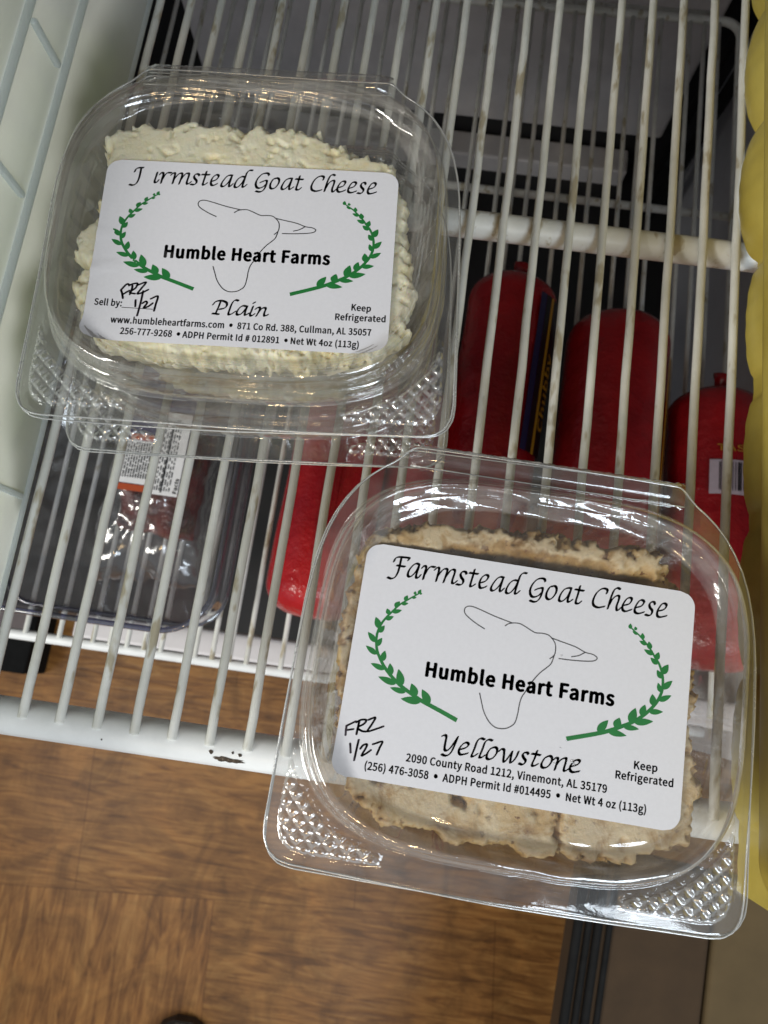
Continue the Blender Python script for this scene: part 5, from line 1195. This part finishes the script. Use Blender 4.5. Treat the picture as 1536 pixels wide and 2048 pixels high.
on_roll(ch_d, 0.033, 'dark_band', M['red'], [(-0.0030, -0.055, 0.0040, 0.090, 0.0007), (0.0075, -0.055, 0.0090, 0.090, 0.0007)])
R_C = 0.0335
on_roll(ch_c, R_C, 'barcode_panel', M['lilac_print'], [(-0.017, 0.014, 0.018, 0.037, 0.0010)])
bars = []
u = -0.0115
brg = random.Random(2)
while u < 0.016:
    wbar = brg.choice([0.0004, 0.0007, 0.0011])
    bars.append((u, 0.0165, u + wbar, 0.0355, 0.0015))
    u += wbar + brg.choice([0.0004, 0.0008, 0.0012])
on_roll(ch_c, R_C, 'barcode', M['black_print'], bars)
on_roll(ch_c, R_C, 'lettering', M['gold'], None, lambda mb, pl: text_line(mb, 'TASTY', (-0.013, 0.043), (0.014, 0.043), 0.0042, 0.002, lambda x, y: pl(x, y, 0.0014)))


def emblem(mb, pl):
    vs = []
    for k in range(24):
        a = 2 * math.pi * k / 24
        vs.append(pl(0.0175 + 0.0095 * math.cos(a), 0.0640 + 0.0165 * math.sin(a), 0.0012))
    mb.add([pl(0.0175, 0.0640, 0.0014)] + vs, [(0, 1 + k, 1 + (k + 1) % 24) for k in range(24)])


on_roll(ch_c, R_C, 'black_emblem', M['black_print'], None, emblem)
on_roll(ch_c, R_C, 'emblem_mark', M['lilac_print'], [(0.0145 + 0.0006 * (k % 2), 0.0600 + 0.0024 * k, 0.0185 + 0.0008 * (k % 3), 0.0612 + 0.0024 * k, 0.0022) for k in range(5)])


# ------------------------------------------------------------------ clear tub with a meat package on the lower shelf
def rrect(hx, hy, r, n=8):
    out = []
    for cx_, cy_, a0 in ((hx - r, hy - r, 0), (-hx + r, hy - r, 90), (-hx + r, -hy + r, 180), (hx - r, -hy + r, 270)):
        for k in range(n + 1):
            a = math.radians(a0 + 90 * k / n)
            out.append((cx_ + r * math.cos(a), cy_ + r * math.sin(a)))
    return out


TX, TY = (-0.150, 0.0205), (0.0385, 0.240)
tc_ = ((TX[0] + TX[1]) / 2, (TY[0] + TY[1]) / 2)
thx, thy = (TX[1] - TX[0]) / 2, (TY[1] - TY[0]) / 2
tub = empty('storage_tub', (tc_[0], tc_[1], -0.254), 'clear plastic tub with dark blue rim on the lower shelf, holding a meat package', 'storage tub')
mb = MB()
rings = []
for (ins, z) in ((0.004, 0.0006), (0.0035, 0.004), (0.002, 0.030), (0.0, 0.062), (-0.002, 0.064)):
    rings.append([(x, y, z) for x, y in rrect(thx - ins, thy - ins, 0.030 - ins)])
n = len(rings[0])
for r_ in rings:
    mb.v.extend(r_)
mb.f += [(i * n + k, i * n + (k + 1) % n, (i + 1) * n + (k + 1) % n, (i + 1) * n + k) for i in range(len(rings) - 1) for k in range(n)]
mb.f.append(tuple(range(n - 1, -1, -1)))
mb.m = [0] * len(mb.f)
mb.build('tub_wall', M['tub'], tub)
mb = MB()
mb.tube([(x, y, 0.064) for x, y in rrect(thx + 0.002, thy + 0.002, 0.032)], 0.0019, 10, closed=True)
mb.build('rim', M['tub_edge'], tub)
mb = MB()
mb.tube([(x, y, 0.0022) for x, y in rrect(thx - 0.004, thy - 0.004, 0.026)], 0.0016, 8, closed=True)
mb.build('foot_rim', M['tub_edge'], tub)

pk = empty('meat_package', (-0.043, 0.155, -0.2530), 'film wrapped dark red meat with a white printed label, inside the clear tub', 'meat package')


def pillow(hx, hy, h, seed, z0, rough):
    mb_ = MB()
    nx_, ny_ = 40, 48
    vs = []
    for j in range(ny_ + 1):
        for i in range(nx_ + 1):
            u_, v_ = -1 + 2 * i / nx_, -1 + 2 * j / ny_
            f = max(0, (1 - abs(u_) ** 3.5) * (1 - abs(v_) ** 3.5)) ** 0.5
            x_, y_ = u_ * hx, v_ * hy
            nn = noise.fractal(Vector((x_ * 45 + seed, y_ * 45, seed)), 0.8, 2.0, 4)
            vs.append((x_ * (1 + 0.08 * nn), y_ * (1 + 0.08 * nn), z0 + h * f + rough * nn * f))
    mb_.add(vs, [(j * (nx_ + 1) + i, j * (nx_ + 1) + i + 1, (j + 1) * (nx_ + 1) + i + 1, (j + 1) * (nx_ + 1) + i) for j in range(ny_) for i in range(nx_)])
    return mb_


pillow(0.028, 0.052, 0.030, 2, 0.002, 0.004).build('meat', M['meat'], pk)
pillow(0.040, 0.086, 0.034, 5, 0.001, 0.0045).build('film', M['film'], pk)
mb = MB()
mb.box((-0.0255, -0.0265, 0.0375), (0.0262, 0.062, 0.0381))
mb.build('blue_wrapper', M['pkg_blue'], pk, smooth=False)
mb = MB()
mb.box((-0.0262, -0.0285, 0.0384), (0.006, -0.024, 0.0388))
mb.build('orange_stripe', M['pkg_orange'], pk, smooth=False)
mb = MB()
mb.box((-0.0180, 0.0075, 0.0384), (0.002, 0.012, 0.0388))
mb.build('orange_stripe', M['pkg_orange'], pk, smooth=False)
mb = MB()
mb.box((-0.0215, -0.0235, 0.0391), (0.0035, 0.0070, 0.0395))
mb.box((0.0037, -0.0290, 0.0391), (0.0220, 0.030, 0.0395))
o_lab = mb.build('white_label', M['pkg_label'], pk, smooth=False)
mb = MB()
lr = random.Random(8)
for k in range(13):
    x_ = -0.0200 + k * 0.00178
    y_ = -0.0195
    while y_ < 0.0052:
        l_ = lr.uniform(0.001, 0.005)
        mb.box((x_, y_, 0.0396), (x_ + 0.0008, min(0.0058, y_ + l_), 0.0398))
        y_ += l_ + lr.uniform(0.0004, 0.0012)
for k in range(7):
    x_ = 0.0052 + k * 0.0017
    y_ = -0.026
    while y_ < 0.022:
        l_ = lr.uniform(0.001, 0.004)
        mb.box((x_, y_, 0.0396), (x_ + 0.0007, y_ + l_, 0.0398))
        y_ += l_ + lr.uniform(0.0006, 0.0025)
mb.box((0.0098, -0.0275, 0.03985), (0.0106, 0.024, 0.0401))
pl_flat = lambda x, y: (x, y, 0.03995)
text_line(mb, 'Facts', (0.0212, -0.0270), (0.0212, -0.0165), 0.0026, 0.012, pl_flat)
mb.build('label_print', M['ink'], pk, smooth=False)

# ------------------------------------------------------------------ frosted bin on the left
BX, BY0, BY1, BH = -0.0030, -0.045, 0.330, 0.105
binr = empty('storage_bin', (-0.075, 0.14, 0.0022), 'frosted translucent plastic bin along the left side of the wire shelf', 'storage bin')
BO = Vector((-0.075, 0.14, 0.0022))


def wall_x(z):
    return BX - 0.03 * z + 0.0005


mb = MB()
zs = [0.0, 0.004, 0.02, 0.0415, 0.0425, 0.0465, 0.0475, 0.0655, 0.0665, 0.0705, 0.0715, 0.090, BH]
prof = []
for z in zs:
    bul = 0.0012 if (0.0425 <= z <= 0.0465 or 0.0665 <= z <= 0.0705) else 0.0
    prof.append((wall_x(z) + bul, z))
ys = np.linspace(BY0, BY1, 30)
vs = [(x - BO.x, y - BO.y, z) for y in ys for (x, z) in prof]
m = len(prof)
mb.add(vs, [(j * m + i, j * m + i + 1, (j + 1) * m + i + 1, (j + 1) * m + i) for j in range(len(ys) - 1) for i in range(m - 1)])
# the other three walls and the base
xl = -0.150
for (xa, ya, xb, yb) in ((BX, BY1, xl, BY1), (xl, BY1, xl, BY0), (xl, BY0, BX, BY0)):
    nn = 12
    vv = []
    for k in range(nn + 1):
        t = k / nn
        for z in (0.0, BH):
            vv.append((xa + (xb - xa) * t - BO.x, ya + (yb - ya) * t - BO.y, z))
    mb.add(vv, [(2 * k, 2 * k + 2, 2 * k + 3, 2 * k + 1) for k in range(nn)])
mb.add([(BX - BO.x, BY0 - BO.y, 0.0005), (xl - BO.x, BY0 - BO.y, 0.0005), (xl - BO.x, BY1 - BO.y, 0.0005), (BX - BO.x, BY1 - BO.y, 0.0005)], [(0, 1, 2, 3)])
mb.build('bin_wall', M['frosted'], binr)
for yr in (0.0765, 0.1010, 0.1690, 0.2200, 0.2800):
    rb = MB()
    for dy in (0.0,):
        z0_, z1_ = (0.0475, 0.0655) if yr > 0.09 else (0.004, 0.0415)
        rb.box((wall_x(0.055) - BO.x + 0.0002, yr - 0.0011 - BO.y, z0_ - 0.0), (wall_x(0.055) - BO.x + 0.0024, yr + 0.0011 - BO.y, z1_))
    bevel(rb.build('rib', M['frosted'], binr, smooth=False), 0.0006, 2)
for zc in (0.0445, 0.0685):
    rb = MB()
    rb.tube([(wall_x(zc) - BO.x + 0.0014, y - BO.y, zc) for y in np.linspace(BY0 + 0.003, BY1 - 0.003, 30)], 0.0016, 10)
    rb.build('ridge', M['frosted'], binr)
rb = MB()
rb.tube([(BX - BO.x + 0.0002, y - BO.y, 0.0018) for y in np.linspace(BY0 + 0.003, BY1 - 0.003, 30)], 0.0014, 10)
rb.build('bottom_edge', M['frosted'], binr)

fp = empty('frozen_food_bag', (-0.060, 0.17, 0.003), 'pale green frozen food bag seen blurred inside the frosted bin', 'food bag')
pb = pillow(0.050, 0.105, 0.055, 11, 0.002, 0.01)
pb.build('bag', M['food_pale'], fp)

# ------------------------------------------------------------------ yellow bin on the right
yb_ = empty('yellow_bin', (0.30, 0.16, 0.0022), 'yellow plastic bin with a scalloped lower side, at the right end of the shelf', 'storage bin')
YO = Vector((0.30, 0.16, 0.0022))
mb = MB()
ys = np.linspace(-0.020, 0.345, 240)
zs = np.linspace(0, 0.028, 20)
lobes = [(0.3480, 0.026, 0.0100), (0.2940, 0.027, 0.0105), (0.2380, 0.0285, 0.0110), (0.1830, 0.0225, 0.0050), (0.1290, 0.0215, 0.0038), (0.0760, 0.0235, 0.0040), (0.0250, 0.0235, 0.0045)]
vs = []
for y in ys:
    off = 0.0
    for c, hw_, amp in lobes:
        t = (y - c) / hw_
        if abs(t) < 1:
            off = max(off, amp * math.sqrt(1 - t * t))
    for z in zs:
        k = max(0.0, 1 - ((z - 0.012) / 0.0175) ** 2) ** 0.5 if z > 0.012 else 1 - 0.25 * ((0.012 - z) / 0.012) ** 2
        vs.append((0.2600 - off * k - YO.x + 0.00012 * math.sin(y * 700 + z * 60), y - YO.y, z))
m = len(zs)
mb.add(vs, [(j * m + i, (j + 1) * m + i, (j + 1) * m + i + 1, j * m + i + 1) for j in range(len(ys) - 1) for i in range(m - 1)])
mb.build('scalloped_side', M['yellow'], yb_)
mb = MB()
zs = [0.0275, 0.0275, 0.0280, 0.0295, 0.032, 0.05, 0.075, 0.10]
vs = []
for y in ys:
    dfr = (y + 0.020) / 0.016
    cy = 0.016 * (1 - math.sqrt(max(0, 1 - (1 - dfr) ** 2))) if dfr < 1 else 0.0
    for k, z in enumerate(zs):
        xw = 0.2518 - 0.021 * y + (0.010, 0.0016, 0.0006, 0.0001, 0, 0, 0, 0)[k]
        vs.append((xw + cy - YO.x, y - YO.y, z))
m = len(zs)
mb.add(vs, [(j * m + i, (j + 1) * m + i, (j + 1) * m + i + 1, j * m + i + 1) for j in range(len(ys) - 1) for i in range(m - 1)])
# front, back, far side and floor of the bin
x0 = 0.2680
for (xa, ya, xb, yb2) in ((x0, -0.020, 0.34, -0.020), (0.34, -0.020, 0.34, 0.345), (0.34, 0.345, 0.245, 0.345)):
    mb.add([(xa - YO.x, ya - YO.y, 0), (xb - YO.x, yb2 - YO.y, 0), (xb - YO.x, yb2 - YO.y, 0.10), (xa - YO.x, ya - YO.y, 0.10)], [(0, 1, 2, 3)])
mb.add([(0.27 - YO.x, -0.02 - YO.y, 0.002), (0.34 - YO.x, -0.02 - YO.y, 0.002), (0.34 - YO.x, 0.345 - YO.y, 0.002), (0.27 - YO.x, 0.345 - YO.y, 0.002)], [(0, 1, 2, 3)])
mb.build('bin_wall', M['yellow'], yb_)

# ------------------------------------------------------------------ things on the kitchen floor
dr_ = empty('appliance_door', (0.60, -0.45, -0.485), 'open door below the right container, its brown painted as shaded floor, edged by a ridged black gasket', 'door')  # slab raised so that its shadow reaches further over the floor
DO = (0.60, -0.45, -0.485)
dr_.rotation_euler = (0, 0, math.radians(-4.4))
dr_.location = (0.582, -0.471, -0.485)
part('shaded_floor_panel', [((0.3306, -0.80, -0.485), (0.452, -0.100, -0.452))], M['floor_shade_brown'], dr_, DO, 0.004)  # dark sheet standing in for floor that lies in shadow
part('inner_panel', [((0.454, -0.80, -0.485), (0.90, -0.100, -0.450))], M['door_tan'], dr_, DO, 0.004)
mb = MB()
for k, (xx, rr) in enumerate(((0.3335, 0.0045), (0.3430, 0.0033), (0.3515, 0.004), (0.3615, 0.003))):
    mb.tube([(xx - DO[0], y - DO[1], -0.451 - DO[2]) for y in np.linspace(-0.79, -0.105, 12)], rr, 10)
mb.build('gasket', M['black'], dr_)

kp = empty('kick_plate', (-0.52, -0.02, -0.9), 'black plate on the floor at the left, beyond the front rail', 'kick plate')
KO = (-0.52, -0.02, -0.9)
part('plate', [((-0.70, -0.055, -0.899), (-0.402, 0.06, -0.83))], M['black'], kp, KO, 0.004)

# shoe whose toe enters the picture at the bottom edge
sh = empty('shoe', (-0.085, -0.638, -0.9), 'pale grey shoe toe at the bottom edge on the wood floor', 'shoe')
mb = MB()
secs = [(0.138, 0.012, 0.014), (0.128, 0.030, 0.030), (0.105, 0.042, 0.042), (0.06, 0.048, 0.052), (0.0, 0.045, 0.068), (-0.06, 0.038, 0.085), (-0.11, 0.036, 0.09), (-0.135, 0.026, 0.08), (-0.145, 0.010, 0.05)]
n = 24
for (y, hw, h) in secs:
    for k in range(n):
        a = 2 * math.pi * k / n
        mb.v.append((hw * math.cos(a), y, 0.018 + h / 2 + h / 2 * math.copysign(abs(math.sin(a)) ** 0.8, math.sin(a))))
mb.f = [(i * n + k, i * n + (k + 1) % n, (i + 1) * n + (k + 1) % n, (i + 1) * n + k) for i in range(len(secs) - 1) for k in range(n)]
mb.f += [tuple(range(n)), tuple((len(secs) - 1) * n + k for k in range(n - 1, -1, -1))]
mb.m = [0] * len(mb.f)
mb.build('upper', M['shoe'], sh)
mb = MB()
nso = 22
top = [(hw * 1.08 * s_, y * 1.02) for s_ in (1,) for (y, hw, h) in secs] + [(-hw * 1.08, y * 1.02) for (y, hw, h) in secs[::-1]]
m = len(top)
mb.v = [(x, y, 0.001) for x, y in top] + [(x, y, 0.02) for x, y in top]
mb.f = [tuple(range(m)), tuple(range(2 * m - 1, m - 1, -1))] + [(k, m + k, m + (k + 1) % m, (k + 1) % m) for k in range(m)]
mb.m = [0] * len(mb.f)
mb.build('sole', M['sole'], sh, smooth=False)

SC.cycles.use_denoising = True
SC.cycles.max_bounces = 14
SC.cycles.transparent_max_bounces = 40
SC.cycles.caustics_reflective = False
SC.cycles.caustics_refractive = False
